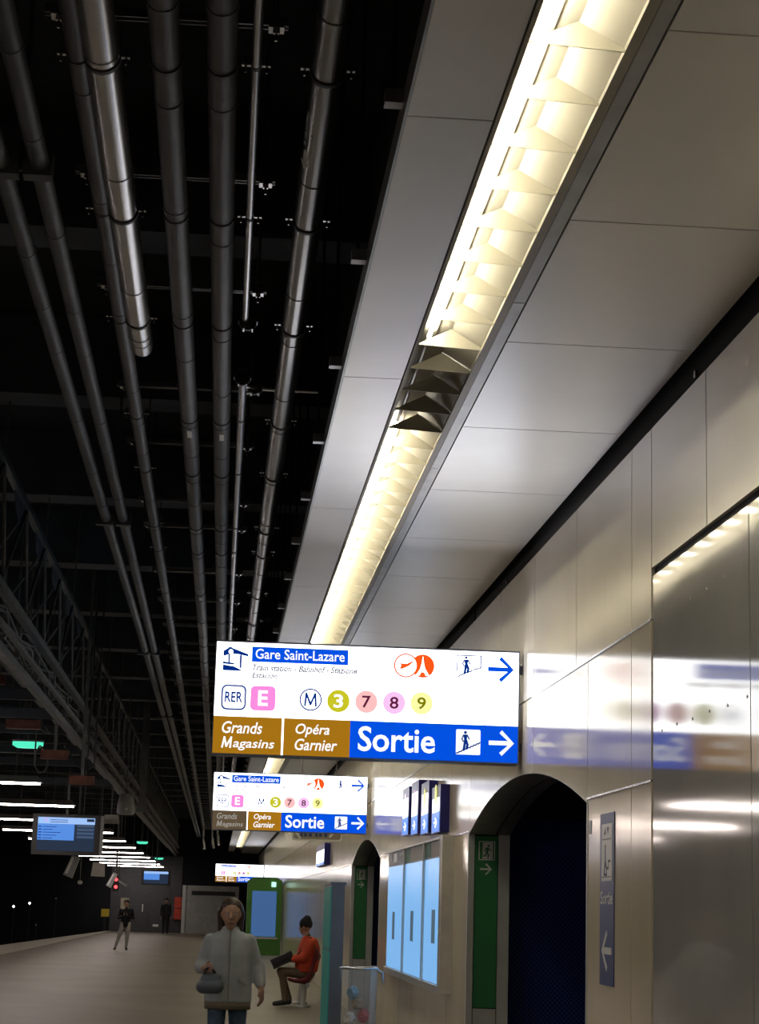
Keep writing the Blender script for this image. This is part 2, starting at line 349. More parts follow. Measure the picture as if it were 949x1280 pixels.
# bright zinc strips added along the joints to draw the panels' edge highlight
for z, y0, y1 in ((Z2, PY0, 13.75), (Z2, 15.37, 60), (Z1, PY0, A1[0]), (Z1, A1[1], A2[0]), (Z1, A2[1], 60)):
    MB().box((XW-0.007, y0, z-0.007), (XW+0.02, y1, z+0.004)).build('joint_highlight', M_zinc, wall)
bolt = MB().tube((0, 0, 0), (-0.012, 0, 0), 0.022, n=8).mesh('screw_head', M_zinc)
for yy in (8.95, 15.2, 21.0): link('screw_head', bolt, wall, (XW+0.02, yy, ZT+0.045))
rv = MB().sphere((0, 0, 0), .008, (.5, 1, 1), n=8, m=6).mesh('rivet', M_steel)
for i in range(12):
    link('rivet', rv, wall, (XW, 9.66-.32*i, 3.135+.004*(i % 3)))
    link('rivet', rv, wall, (XW, 9.62-.32*i, 2.56+.005*(i % 2)))
def passage(A, n, yb):
    y0, y1 = A; f = arch_z(A)
    d = XW+0.36
    # arched soffit
    so = MB(); ys = np.linspace(y0, y1, 26); vs = []; fs = []
    for yy in ys: vs += [(XW-0.004, yy, f(yy)), (d, yy, f(yy)+0.0), (d, yy, 2.80), (XW+0.02, yy, 2.80)]
    for i in range(25):
        a = 4*i; b = a+4; fs += [(a, a+1, b+1, b), (a+1, a+2, b+2, b+1), (a+2, a+3, b+3, b+2)]
    so.add(vs, fs, True); w = struct('trim_%d' % n, (XW, y1, 0))
    so.build('soffit', M_soffit, w)
    li = MB()
    for yy, yn in zip(ys[:-1], ys[1:]):
        li.bar((XW+0.24, yy, f(yy)-0.004), (XW+0.24, yn, f(yn)-0.004), 0.012, 0.01)
    li.build('soffit_groove', M_black, w)
    # far jamb
    zt = 2.30
    MB().box((XW-0.006, y1-0.004, 0), (XW+0.048, y1+0.05, zt)).build('jamb_strip', M_jamb, w)
    MB().box((XW+0.262, y1-0.004, 0), (XW+0.36, y1+0.05, zt)).build('jamb_strip', M_jamb, w)
    MB().box((XW+0.055, y1+0.004, 0.82), (XW+0.255, y1+0.05, zt-0.012)).build('green_panel', M_green, w)
    MB().box((XW+0.055, y1+0.004, 0.0), (XW+0.255, y1+0.05, 0.812)).build('kick_plate', M_jamb, w)
    MB().box((XW+0.02, y1+0.03, 0), (XW+0.36, y1+0.20, zt+0.3)).build('jamb_core', M_black, w)
    # exit pictogram and arrow on the green panel
    fr = frame((XW+0.055, y1+0.004, 0), (1, 0, 0), (0, 0, 1))
    px = MB(); x0, x1_, z0, z1_ = 0.03, 0.175, 2.08, 2.245
    for r_ in (rect(x0, z0, x1_, z0+.008), rect(x0, z1_-.008, x1_, z1_), rect(x0, z0, x0+.008, z1_), rect(x1_-.008, z0, x1_, z1_), rect(x0+.035, z0+.012, x1_-.02, z1_-.012)): px.plate(fr, r_, 0, 0.002)
    g = px.build('exit_pictogram', M_decal, w)
    mn = MB(); mn.plate(fr, circ(.118, 2.205, .011, 12), .002, .001)
    mn.stroke(fr, [(.112, 2.185), (.100, 2.145)], .02, .002, .001).stroke(fr, [(.100, 2.145), (.118, 2.125), (.112, 2.10)], .011, .002, .001)
    mn.stroke(fr, [(.100, 2.145), (.092, 2.118), (.072, 2.116)], .011, .002, .001).stroke(fr, [(.112, 2.185), (.132, 2.165), (.142, 2.172)], .008, .002, .001).stroke(fr, [(.108, 2.185), (.088, 2.178), (.08, 2.16)], .008, .002, .001)
    mn.build('running_figure', M_green, g)
    MB().plate(fr, arrow_pts(.045, 1.95, .15, 2.055), 0, .002).build('arrow', M_decal, w)
    # near jamb edge
    MB().box((XW-0.004, y0-0.03, 0), (XW+0.36, y0, 2.30)).build('jamb_strip', M_jamb, w)
    # perforated blue cladding that faces down the corridor
    pw = struct('wall_passage_%d' % n, (XW+.36, yb, 0))
    xx = d
    while xx < d+3.5:
        MB().box((xx, yb, 0), (xx+1.19, yb+0.04, 2.47)).build('perforated_panel', M_perf, pw)
        MB().box((xx, yb+0.01, 2.48), (xx+1.19, yb+0.04, 3.0)).build('upper_panel', M_navy, pw); xx += 1.2
    MB().box((d, y0-0.1, 0), (d+3.6, y0-0.04, 3.0)).build('side_panel', M_navy, pw)
    MB().box((d+3.6, y0-0.1, 0), (d+3.66, yb+.04, 3.0)).build('end_panel', M_navy, pw)
    MB().box((d, y0-0.1, 2.98), (d+3.66, yb+.04, 3.04)).build('top_panel', M_navy, pw)
passage(A1, 1, 17.55); passage(A2, 2, 32.6)
# ------------------------------------------------------------------ light trough
tr = thing('light_trough', 'long recessed cream light trough with triangular fins running along the ceiling', 'light fixture', (TRX0, 0, ZC))
AX = TRX0+0.185
for nm, b in (('side_liner', MB().box((TRX0-0.006, -5, ZC-0.006), (TRX0+0.010, 100, ZC+0.145))),
              ('top_liner', MB().box((TRX0+.10, -5, ZC+0.135), (AX+0.01, 100, ZC+0.15))),
              ('lamp_carrier', MB().box((TRX0, -5, ZC+0.135), (TRX0+.10, 100, ZC+0.15))),
              ('right_lip', MB().box((TRX1-0.028, -5, ZC-0.004), (TRX1+0.008, 100, ZC+0.016)))):
    b.build(nm, {'side_liner': M_liner, 'lamp_carrier': M_liner, 'top_liner': M_creamdim, 'right_lip': M_cream}[nm], tr)
MB().add([(AX, -5, ZC+.14), (TRX1-.02, -5, ZC+.012), (TRX1-.02, 100, ZC+.012), (AX, 100, ZC+.14), (AX, -5, ZC+.155), (TRX1+.01, -5, ZC+.02), (TRX1+.01, 100, ZC+.02), (AX, 100, ZC+.155)],
         [(0, 1, 2, 3), (7, 6, 5, 4), (0, 3, 7, 4), (1, 5, 6, 2)]).build('sloping_reflector', M_creamdim, tr)
MB().box((TRX0+.10, -5, ZC+.122), (TRX0+.115, 100, ZC+.137)).build('lamp_rail', M_liner, tr)
fx0, fx1, fa = TRX0+0.004, TRX1-0.006, AX-0.01
fin_me = MB().add([(fx0, 0, .012), (fx1, 0, -.004), (fa, .03, .105), (fx0, .004, .012), (fx1, .004, -.004), (fa, .034, .105)],
                  [(0, 1, 2), (5, 4, 3), (0, 3, 4, 1), (1, 4, 5, 2), (2, 5, 3, 0)]).mesh('fin', M_cream)
edge_me = MB().bar((fa, .03, .108), (fx1, 0, .0), .006, .006).mesh('fin_edge', M_zinc)
y = 5.54-0.4167*24; OFF0, OFF1 = 9.0, 10.62
while y < 96:
    f_ = link('fin', fin_me, tr, (0, y, ZC))
    if OFF0 < y < OFF1+.1: link('fin_edge', edge_me, f_, (0, y-.004, ZC))
    y += 0.4167
tx, tz = TRX0+0.075, ZC+0.088
y = OFF0+0.02-P*8
tube_on = MB().tube((0, .03, 0), (0, P-.03, 0), .010, n=8).mesh('lamp_tube', M_tube)
tube_off = MB().tube((0, .03, 0), (0, P-.03, 0), .010, n=8).mesh('lamp_tube', M_tubeoff)
while y < 94:
    off = abs(y-(OFF0+.02)) < .1
    link('lamp_tube' if y+P > 5.0 else 'lamp_tube_offscreen', tube_off if off else tube_on, tr, (tx, y, tz)); y += P
# ------------------------------------------------------------------ signs
SX0, SX1, SZ0, SZ1, SY = -0.075, 2.165, 2.715, 3.53, 14.2
def make_sign():
    t = thing('hanging_sign', 'large illuminated white blue and brown exit sign mounted beside the steel panels', 'sign', ((SX0+SX1)/2, SY, SZ0), None)
    MB().box((SX0, SY, SZ0), (SX1, SY+.16, SZ1)).build('sign_case', M_frame, t)
    for a, b in (((SX0-.006, SY-.012, SZ0-.012), (SX1+.006, SY+.172, SZ0)), ((SX0-.006, SY-.012, SZ1), (SX1+.006, SY+.172, SZ1+.012)), ((SX1, SY-.012, SZ0), (SX1+.008, SY+.172, SZ1)), ((SX0-.008, SY-.012, SZ0), (SX0, SY+.172, SZ1))):
        MB().box(a, b).build('frame_rail', M_frame, t)
    for zz in (SZ0+.12, SZ1-.12):
        MB().box((SX1, SY+.04, zz-.03), (XW, SY+.12, zz+.03)).build('wall_bracket', M_frame, t)
    fr = frame((0, SY, 0), (1, 0, 0), (0, 0, 1))
    def q(x, y): p = onY(x, y, SY); return (p[0], p[2])
    def box_(x0, y0, x1, y1):
        a = q(x0, (y0+y1)/2)[0]; b = q(x1, (y0+y1)/2)[0]; c = q((x0+x1)/2, y1)[1]; d = q((x0+x1)/2, y0)[1]; return a, c, b, d
    zr = 2.985                                             # top of the coloured row
    xb1, xb2 = q(353, 918)[0], q(437.5, 920)[0]
    MB().plate(fr, rect(SX0, zr, SX1, SZ1), 0, .004).build('face_panel', M_white, t)
    MB().plate(fr, rect(SX0, SZ0, xb1-.006, zr), 0, .004).build('brown_panel', M_brown, t)
    MB().plate(fr, rect(xb1+.008, SZ0, xb2, zr), 0, .004).build('brown_panel', M_brown, t)
    MB().plate(fr, rect(xb1-.006, SZ0, xb1+.008, zr), 0, .004).build('divider', M_white, t)
    MB().plate(fr, rect(xb2, SZ0, SX1, zr), 0, .004).build('blue_panel', M_blue, t)
    fb = frame((0, SY+.16, 0), (-1, 0, 0), (0, 0, 1))  
    MB().plate(fb, rect(-SX1, zr, -SX0, SZ1), 0, .004).build('back_face_panel', M_jamb, t)
    MB().plate(fb, rect(-SX1, SZ0, -SX0, zr), 0, .004).build('back_blue_panel', M_darkblue, t)
    D, T = .004, .0015
    # station emblem
    x0, z0, x1, z1 = box_(279, 809, 310.5, 838.5); w, h = x1-x0, z1-z0
    e = MB(); L = lambda u, v: (x0+u*w, z0+v*h)
    for r_ in (rect(x0, z0, x1, z0+.004), rect(x0, z1-.004, x1, z1), rect(x0, z0, x0+.004, z1), rect(x1-.004, z0, x1, z1)): e.plate(fr, r_, D, T)
    e.plate(fr, [L(0, .82), L(.25, 1), L(1, .72), L(1, .62), L(.62, .70), L(.3, .72), L(0, .60)], D, T)
    e.plate(fr, [L(0, 0), L(.78, .02), L(.45, .18), L(0, .25)], D, T).plate(fr, [L(.66, .12), L(.74, .12), L(.74, .68), L(.66, .68)], D, T).plate(fr, [L(.2, .35), L(.27, .35), L(.27, .7), L(.2, .7)], D, T)
    e.plate(fr, [L(0, .28), L(.4, .26), L(.5, .32), L(0, .38)], D, T)
    em = e.build('station_emblem', M_inkblue, t)
    MB().plate(fr, circ(x0+.3*w, z0+.8*h, .1*h, 14), D+T, T).build('clock_dot', M_white, em)
    # name bar
    a = box_(315, 810.5, 435.5, 829.5); nb = MB().plate(fr, rect(*a), D, T).build('name_bar', M_blue, t)
    a = box_(319.5, 813, 431, 825.5); lettering('Gare Saint-Lazare', fr, a[0], a[1], a[2], a[3], D+T+.002, M_letter, nb, .010)
    a = box_(315.5, 832.5, 446.5, 840.5); lettering('Train station - Bahnhof - Stazione', fr, *a, D+.002, M_grey, t, .03, .25)
    a = box_(315, 841, 347, 848); lettering('Estación', fr, *a, D+.002, M_grey, t, .03, .25)
    # line badges
    a = box_(276.5, 856, 307.8, 887.5); b = MB().plate(fr, rrect(*a, .04), D, T).build('line_badge', M_inkblue, t)
    MB().plate(fr, rrect(a[0]+.013, a[1]+.013, a[2]-.013, a[3]-.013, .03), D+T, T).build('badge_face', M_white, b)
    a = box_(281, 864.5, 303.5, 878); lettering('RER', fr, *a, D+2*T+.002, M_inkblue, b, .03)
    a = box_(313, 857.5, 344.5, 888.5); b = MB().plate(fr, rrect(*a, .035), D, T).build('line_badge', M_pink, t)
    a = box_(322.5, 863, 335, 882.5); lettering('E', fr, *a, D+T+.002, M_letter, b, .03)
    for cx, cy, s_, m1, m2, wpx, bo in ((388.3, 874.7, 'M', M_inkblue, M_inkblue, 15, .006), (423, 876.4, '3', M_olive, M_letter, 12, .022), (458, 877.3, '7', M_salmon, M_maroon, 11, .014), (492.7, 878.6, '8', M_lilac, M_maroon, 11, .014), (527, 879.2, '9', M_lemon, M_inkolive, 11, .014)):
        c = q(cx, cy); b = MB().plate(fr, circ(*c, .083), D, T).build('line_badge', m1, t); o_ = T
        if s_ == 'M':
            MB().plate(fr, circ(*c, .072), D+T, T).build('badge_face', M_white, b); o_ = 2*T
        hh = .044 if s_ != '3' else .05; ww = wpx*.00293
        if s_ == 'M':
            MB().stroke(fr, [(c[0]-.04, c[1]-.045), (c[0]-.033, c[1]+.045), (c[0], c[1]-.035), (c[0]+.033, c[1]+.045), (c[0]+.04, c[1]-.045)], .015, D+o_, T).build('numeral', m2, b); continue
        lettering(s_, fr, c[0]-ww, c[1]-hh, c[0]+ww, c[1]+hh, D+o_+.002, m2, b, bo, name='numeral')
    # airport and tower roundels
    c = q(528.5, 832.7); b = MB().plate(fr, circ(*c, .087), D, T).build('roundel', M_orange, t)
    tw = [(-.05, -.07), (-.018, -.02), (-.008, .02), (0, .075), (.008, .02), (.018, -.02), (.05, -.07), (.022, -.07), (.012, -.045), (-.012, -.045), (-.022, -.07)]
    MB().plate(fr, [(c[0]+x, c[1]+z) for x, z in tw], D+T, T).build('tower_pictogram', M_white, b)
    c = q(507.4, 832); b = MB().plate(fr, circ(*c, .090), D+T*2, T).build('roundel', M_orange, t)
    MB().plate(fr, circ(*c, .079), D+3*T, T).build('badge_face', M_white, b)
    pl = [(-.055, -.022), (-.03, -.028), (.02, -.004), (.055, .03), (.045, .034), (.005, .012), (-.05, .016), (-.035, .002), (-.04, -.014)]
    MB().plate(fr, [(c[0]+x, c[1]+z) for x, z in pl], D+4*T, T).build('plane_pictogram', M_orange, b)
    # stairs pictograms and arrows
    def stairs(px, bg, ink):
        x0, z0, x1, z1 = box_(*px); w, h = x1-x0, z1-z0; L = lambda u, v: (x0+u*w, z0+v*h)
        if bg: g = MB().plate(fr, rrect(x0, z0, x1, z1, .01), D, T).build('pictogram', bg, t); d = D+T
        else:
            g = MB()
            for r_ in (rect(x0, z1-.008, x1, z1), rect(x0, z0+.3*h, x0+.008, z1), rect(x1-.008, z0+.4*h, x1, z1)): g.plate(fr, r_, D, T)
            g = g.build('pictogram', ink, t); d = D
        m = MB().plate(fr, circ(*L(.38, .88), .06*h, 12), d, T)
        m.plate(fr, [L(.30, .80), L(.46, .80), L(.44, .52), L(.34, .52)], d, T)
        m.stroke(fr, [L(.37, .54), L(.33, .22)], 0.10*w, d, T).stroke(fr, [L(.42, .54), L(.47, .40), L(.45, .26)], .10*w, d, T)
        m.stroke(fr, [L(.31, .78), L(.24, .62), L(.30, .52)], .05*w, d, T).stroke(fr, [L(.45, .78), L(.54, .62)], .05*w, d, T)
        st = []
        for i in range(8): st += [L(.02+i*.12, .06+i*.055), L(.02+i*.12+.07, .06+i*.055), L(.02+(i+1)*.12, .06+(i+1)*.055)]
        m.stroke(fr, st, .05*h, d, T); m.build('climbing_figure', ink, g)
    stairs((571, 819, 601.8, 847.5), None, M_inkblue); stairs((570, 912, 600.5, 943.5), M_letter, M_inkblue)
    a = box_(610, 821, 642.5, 853); MB().plate(fr, arrow_pts(*a), D, T).build('arrow', M_blue, t)
    a = box_(611, 913, 642.5, 945); MB().plate(fr, arrow_pts(*a), D, T).build('arrow', M_letter, t)
    a = box_(447.5, 909, 544, 940.5); lettering('Sortie', fr, *a, D+.002, M_letter, t, .018)
    for s_, px in (('Grands', (277.5, 902, 328, 917)), ('agasins', (291, 924.5, 343, 938.5)), ('Opéra', (369.5, 905, 412, 922)), ('Garnier', (368.5, 924, 421.5, 938.5))):
        lettering(s_, fr, *box_(*px), D+.002, M_letter, t, .012, .22)
    a = box_(277, 920.5, 290, 934.5); w, h = a[2]-a[0], a[3]-a[1]; L = lambda u, v: (a[0]+u*w, a[1]+v*h)
    MB().stroke(fr, [L(.06, .03), L(.26, .95), L(.46, .12), L(.92, .95), L(.84, .03)], .013, D, T).build('lettering', M_letter, t)
    return t
sign1 = make_sign()
sign2 = copy_tree(sign1); sign2.location.y = 28.55; sign2.location.x -= 0.03; sign2.location.z -= 0.02
sign2['label'] = 'illuminated exit sign with one dull unlit brown field near the second arch'
for c in sign2.children:                                  # one of its brown fields and its words are unlit
    if c.name.startswith('brown_panel'):
        c.data = c.data.copy(); c.data.materials[0] = M_browndim
        break
n_ = 0
for c in sign2.children:
    if c.name.startswith('lettering') and n_ >= 0:
        n_ += 1
        if n_ in (4, 5, 8): c.data = c.data.copy(); c.data.materials[0] = M_lettersoft
sign3 = copy_tree(sign1); sign3.location.y = 93.0; sign3.location.z -= .10
sign3['label'] = 'small distant illuminated exit sign hanging past the green kiosk'
# ------------------------------------------------------------------ wall-mounted sign modules
def wall_box(name, label, mods, x0=2.0, text=True):
    t = thing(name, label, 'sign', (XW, mods[0][0], mods[0][2]))
    fr = frame((x0, 0, 0), (0, -1, 0), (0, 0, 1))
    for i, (y0, y1, z0, z1, zm) in enumerate(mods):
        b = MB().box((x0, y0, z0), (XW+.0, y1, z1)).build('sign_module', mat('royal_blue_case', (0.02, 0.02, 0.22), 0.35, 0.1), t)
        MB().plate(fr, rect(-y1+.10, zm, -y0-.10, z1-.12), 0, .004).build('lit_face', M_white, b)
        MB().plate(fr, rect(-y1+.06, z0+.01, -y0-.04, zm), 0, .004).build('blue_face', emis('wall_sign_blue', (0.03, 0.22, 0.85), 0.9), b)
        if text:
            MB().plate(fr, circ(-(y0+y1)/2, zm+.17, .10, 16), .004, .002).build('line_badge', (M_olive, M_olive, M_pink, M_lilac)[i % 4], b)
            MB().plate(fr, arrow_pts(-y1+.25, z0+.05, -y0-.25, zm-.05), .004, .002).build('arrow', M_white, b)
    return t
wall_box('wall_sign', 'stepped row of royal blue illuminated sign boxes fixed above the map panels',
         [(18.7, 19.45, 2.375, 2.83, 2.575), (19.75, 20.5, 2.40, 2.93, 2.60), (20.8, 21.55, 2.43, 3.0, 2.63), (21.85, 22.6, 2.455, 2.99, 2.655)], x0=2.11)
wall_box('wall_sign', 'single blue sign box fixed high on the wall past the second arch', [(38.6, 41.6, 2.44, 2.86, 2.5)], x0=2.08, text=False)
# vertical exit plate on the wall by the arch
ex = thing('exit_plate', 'narrow upright dark blue exit plate with left arrow beside the arch', 'sign', (XW, 10.98, 1.26))
fr = frame((XW-.001, 0, 0), (0, -1, 0), (0, 0, 1)); y0, y1 = -11.19, -10.79
MB().plate(fr, rect(y0, 1.255, y1, 2.21), 0, .004).build('plate', M_darkblue, ex)
pi_ = MB().plate(fr, rect(y0+.05, 1.83, y1-.05, 2.15), .004, .0015)
pi_ = pi_.build('pictogram', M_decal, ex)
g = MB()
for r_ in (rect(y0+.075, 1.85, y1-.075, 1.855), rect(y0+.075, 2.06, y1-.075, 2.066)): g.plate(fr, r_, .0055, .001)
g.plate(fr, circ(y0+.16, 2.02, .016, 10), .0055, .001).stroke(fr, [(y0+.16, 2.0), (y0+.16, 1.94), (y0+.13, 1.87)], .025, .0055, .001).stroke(fr, [(y0+.16, 1.94), (y0+.20, 1.90)], .02, .0055, .001)
g.stroke(fr, [(y0+.15, 1.865), (y0+.2, 1.865), (y0+.2, 1.90), (y0+.25, 1.90), (y0+.25, 1.94), (y0+.3, 1.94)], .014, .0055, .001)
g.plate(fr, [(y0+.12, 2.09), (y0+.17, 2.13), (y0+.17, 2.09)], .0055, .001).plate(fr, [(y0+.21, 2.13), (y0+.26, 2.13), (y0+.235, 2.09)], .0055, .001)
g.build('stairs_figure', M_navy, pi_)
lettering('Sortie', fr, y0+.03, 1.70, y1-.03, 1.775, .006, M_decal, ex, .02)
MB().plate(fr, arrow_pts(y0+.06, 1.33, y1-.06, 1.56, False), .004, .0015).build('arrow', M_decal, ex)
st_ = thing('small_sticker', 'tiny pale blue sticker on the wall edge beside the arch', 'sticker', (XW, 11.5, 2.14))
MB().plate(fr, rect(-11.55, 2.11, -11.47, 2.19), 0, .002).build('sticker_sheet', mat('pale_sticker', (.42, .45, .5), .5), st_)
# ------------------------------------------------------------------ map panels
mp = thing('map_cabinet', 'wall cabinet with three tall glowing pale blue map screens', 'information panel', (XW, 21.3, .90))
xf = 2.10
cab_y = (18.28, 24.4)
MB().box((xf+.02, cab_y[0]+.2, .92), (XW, cab_y[1], 2.33)).build('cabinet_body', M_panelgrey, mp)
frm = frame((xf+.02, 0, 0), (0, -1, 0), (0, 0, 1))
ed = [24.3, 22.1, 20.0, 18.46]
MB().box((xf-.01, cab_y[0], .88), (XW, 18.42, 2.33)).build('end_post', mat('pale_post', (.70, .68, .64), .4, .2), mp)
MB().box((xf-.01, 18.42, 2.30), (XW, cab_y[1], 2.32)).build('top_rail', M_panelgrey, mp)
MB().box((xf-.01, 18.42, .87), (XW, cab_y[1], .94)).build('bottom_rail', M_panelgrey, mp)
for i in range(3):
    a, b = -ed[i], -ed[i+1]
    s_ = MB().plate(frm, rect(a+.04, .95, b-.04, 2.13), 0, .01).build('screen', M_screen, mp)
    MB().plate(frm, rect(a+.75, 1.28+.02*i, a+1.05, 1.60+.02*i), .01, .002).build('printed_patch', M_screenlo, s_)
    MB().box((xf-.012, ed[i+1]-.03, .93), (xf+.03, ed[i+1]+.03, 2.32)).build('mullion', M_panelgrey, mp)
    hd = MB().plate(frm, rect(a+.04, 2.15, b-.04, 2.30), 0, .008).build('header', M_navy if i == 0 else mat('header_tan', (.36, .33, .27), .5), mp)
    if i: MB().plate(frm, rect(a+.04, 2.15, a+.55, 2.30), .008, .002).build('header_mark', mat('header_green', (.02, .16, .09), .5), hd)
    else:
        MB().plate(frm, circ(a+.35, 2.225, .07, 14), .008, .002).build('header_mark', M_decal, hd)
        MB().plate(frm, rect(a+.75, 2.18, a+1.15, 2.28), .008, .002).build('header_mark', M_decal, hd)
        MB().plate(frm, rect(a+1.4, 2.24, b-.2, 2.27), .008, .002).build('header_mark', mat('header_text', (.3, .3, .36), .5), hd)
# hanging framed panel beyond the middle sign
hp = thing('framed_banner', 'small hanging banner with rounded white frame half hidden behind the middle sign', 'sign', (1.7, 34, 2.74))
fh = frame((0, 34, 0), (1, 0, 0), (0, 0, 1))
b = MB().plate(fh, rrect(1.26, 2.745, 2.13, 3.05, .05), 0, .03).build('banner_frame', M_decal, hp)
MB().plate(fh, rrect(1.285, 2.77, 2.105, 3.025, .04), .03, .002).build('banner_face', mat('banner_tan', (.36, .32, .24), .5), b)
mk = MB()
for i, (x, w) in enumerate(((1.40, .05), (1.47, .05), (1.55, .06), (1.66, .05), (1.73, .05), (1.82, .05))): mk.plate(fh, rect(x, 2.81, x+w, 2.93), .032, .002)
mk.build('banner_marks', M_darkblue, b)
mk = MB().stroke(fh, [(1.32, 2.90), (1.40, 2.79)], .04, .032, .002).stroke(fh, [(1.92, 2.82), (2.03, 2.95)], .04, .032, .002)
mk.build('banner_arrows', M_decal, b)
for xx in (1.4, 2.0): MB().tube((xx, 34.0, 3.05), (xx, 34.0, ZC+.02), .01).build('hanger_rod', M_zinc, hp)
# ------------------------------------------------------------------ pipes
RAILS = [5.3, 6.95, 8.6, 10.27, 12.4, 14.0, 16.1, 17.25, 19.65, 21.6, 23.67, 25.33, 26.9, 28.0, 30.3, 31.9, 33.4, 35.0]
yy = 36.8
while yy < 92: RAILS.append(yy); yy += 1.7
ZP = 4.75
def make_pipe(label, x0, x1, r, m, ya, yb, joints=True, clamps=True, z=ZP, bolts=None, ringm=None, rises=0.0):
    t = thing('ceiling_pipe', label, 'pipe', ((x0+x1)/2, ya, z-r))
    X = lambda y: x0+(x1-x0)*min(1, (y-6)/17.0)
    b = MB(); ys = [ya]+[v for v in (23.0,) if ya < v < yb]+[yb]
    for p_, q_ in zip(ys[:-1], ys[1:]): b.tube((X(p_), p_, z), (X(q_), q_, z), r, n=20)
    b.build('pipe_run', m, t)
    ring = MB().tube((0, -.018, 0), (0, .018, 0), r*1.06, n=16).mesh('coupling_ring', m)
    cl = MB().tube((0, -.013, 0), (0, .013, 0), r*1.10, n=16).mesh('clamp_band', M_ring)
    ears = [MB().bar((k*r*1.05, 0, 0), (k*(r*1.05+.035), 0, 0), .02, .006).tube((k*(r*1.05+.02), 0, -.03), (k*(r*1.05+.02), 0, .035), .005, n=6).mesh('clamp_bolt', M_zinc) for k in (-1, 1)]
    for i, Y in enumerate(RAILS):
        if not (ya < Y < yb) or Y > 33: continue
        if clamps:
            c = link('clamp_band', cl, t, (X(Y-.1), Y-.1, z)); tag(c)
            for ear in (ears if bolts else ()): link('clamp_bolt', ear, c, (X(Y-.1), Y-.1, z))
            MB().tube((X(Y-.1), Y-.02, z+r), (X(Y-.1), Y-.02, 4.95), .006, n=6).build('hanger', M_zinc, c)
    if joints:
        Y = ya+.55
        while Y < min(yb, 30): link('coupling_ring', ring, t, (X(Y), Y, z)); Y += random.choice((.85, 1.2, 1.6))
    return t
pA = make_pipe('bright galvanised steel pipe with a capped end under the dark roof', -.565, -.552, .066, M_silver, 4.2, 10.70, bolts=True)
MB().tube((-.559, 10.55, ZP), (-.559, 10.74, ZP), .068, .060, n=20).build('end_cap', M_silver, pA)
pB = make_pipe('thick dark grey lagged pipe beside the capped bright pipe', -.326, -.29, .056, M_pipe, 4.2, 78)
pC = make_pipe('thick dark grey lagged pipe next to the thin shiny conduit', -.116, -.075, .057, M_pipe, 4.2, 74)
pD = make_pipe('thin shiny straight conduit ending at a bolted flange', .012, .046, .019, M_silver, 4.2, 10.15, joints=False, bolts=True, clamps=True)
pD2 = make_pipe('thin steel conduit starting at the sprinkler branch', .022, .029, .027, M_silver, 11.35, 70, joints=False)
pE = make_pipe('wide dull steel sprinkler pipe nearest the white ceiling strip', .285, .285, .065, M_darksilver, 4.2, 74, bolts=True)
pF = make_pipe('slim dark pipe carrying small clips along the rail ends', -.652, -.655, .043, M_pipe, 4.2, 80, bolts=True)
pG = make_pipe('slate grey pipe, the one nearer the rails of a distant pair', -.895, -.915, .044, M_pipe2, 4.2, 95, clamps=False)
pH = make_pipe('slate grey pipe, the one nearer the lattice girder of a pair', -1.07, -1.03, .044, M_pipe2, 4.2, 95, clamps=False)
# sprinkler branch pipe, elbow and bolted flanges
sb = thing('sprinkler_branch', 'thin silver branch pipe reaching across to the white ceiling strip', 'pipe', (.05, 11.5, ZP))
MB().tube((.05, 11.5, ZP-.01), (.50, 11.5, ZP-.01), .012, n=10).build('pipe_run', M_silver, sb)
MB().tube((.045, 11.42, ZP-.01), (.11, 11.5, ZP-.01), .017, n=10).build('elbow', M_zinc, sb)
bolt_me = MB().tube((0, -.03, 0), (0, .03, 0), .010, n=6).mesh('flange_bolt', M_zinc); fr_me = MB().tube((0, -.012, 0), (0, .012, 0), .05, n=16).mesh('flange', M_ring)
for par, Y, X_ in ((pD, 10.15, .036), (pD2, 11.30, .022), (sb, 11.5, .10)):
    fl_ = link('flange', fr_me, par, (X_, Y, ZP))
    for a in range(6): link('flange_bolt', bolt_me, fl_, (X_+.046*math.cos(a*1.047), Y, ZP+.046*math.sin(a*1.047)))
# stickers on pipes and the sprinkler lettering
for par, x, r, px in ((pB, -.31, .056, 533), (pC, -.098, .057, 535), (pB, -.292, .056, 742), (pC, -.08, .057, 742)):
    c = onZ(250, px, ZP); MB().bar((x+.0, c[1]-.09, ZP-r-.002), (x+.0, c[1]+.09, ZP-r-.002), .03, .003).build('paper_label', M_decal, par)
c0 = onZ(388, 175, ZP); fs_ = frame((.285-.052, 0, ZP-.046), (0, -1, 0), (.70, 0, -.71))
lettering('SPRINKLER', fs_, -c0[1]+.02, -.02, -c0[1]+.36, .02, .006, M_decal, pE, .01)
MB().plate(fs_, [(-c0[1]-.02, -.012), (-c0[1]-.02, .012), (-c0[1]-.14, .012), (-c0[1]-.14, .024), (-c0[1]-.22, 0), (-c0[1]-.14, -.024), (-c0[1]-.14, -.012)], .004, .001).build('flow_arrow', M_decal, pE)
for par, x, yb in ((pB, -.29, 78), (pC, -.075, 74), (pF, -.655, 80)):
    MB().path([(x, yb, ZP), (x+.02, yb+.15, ZP-.1), (x+.02, yb+.2, ZP-.5), (x+.1, yb+.2, ZP-1.0)], .05, 10).build('elbow', M_silver, par)
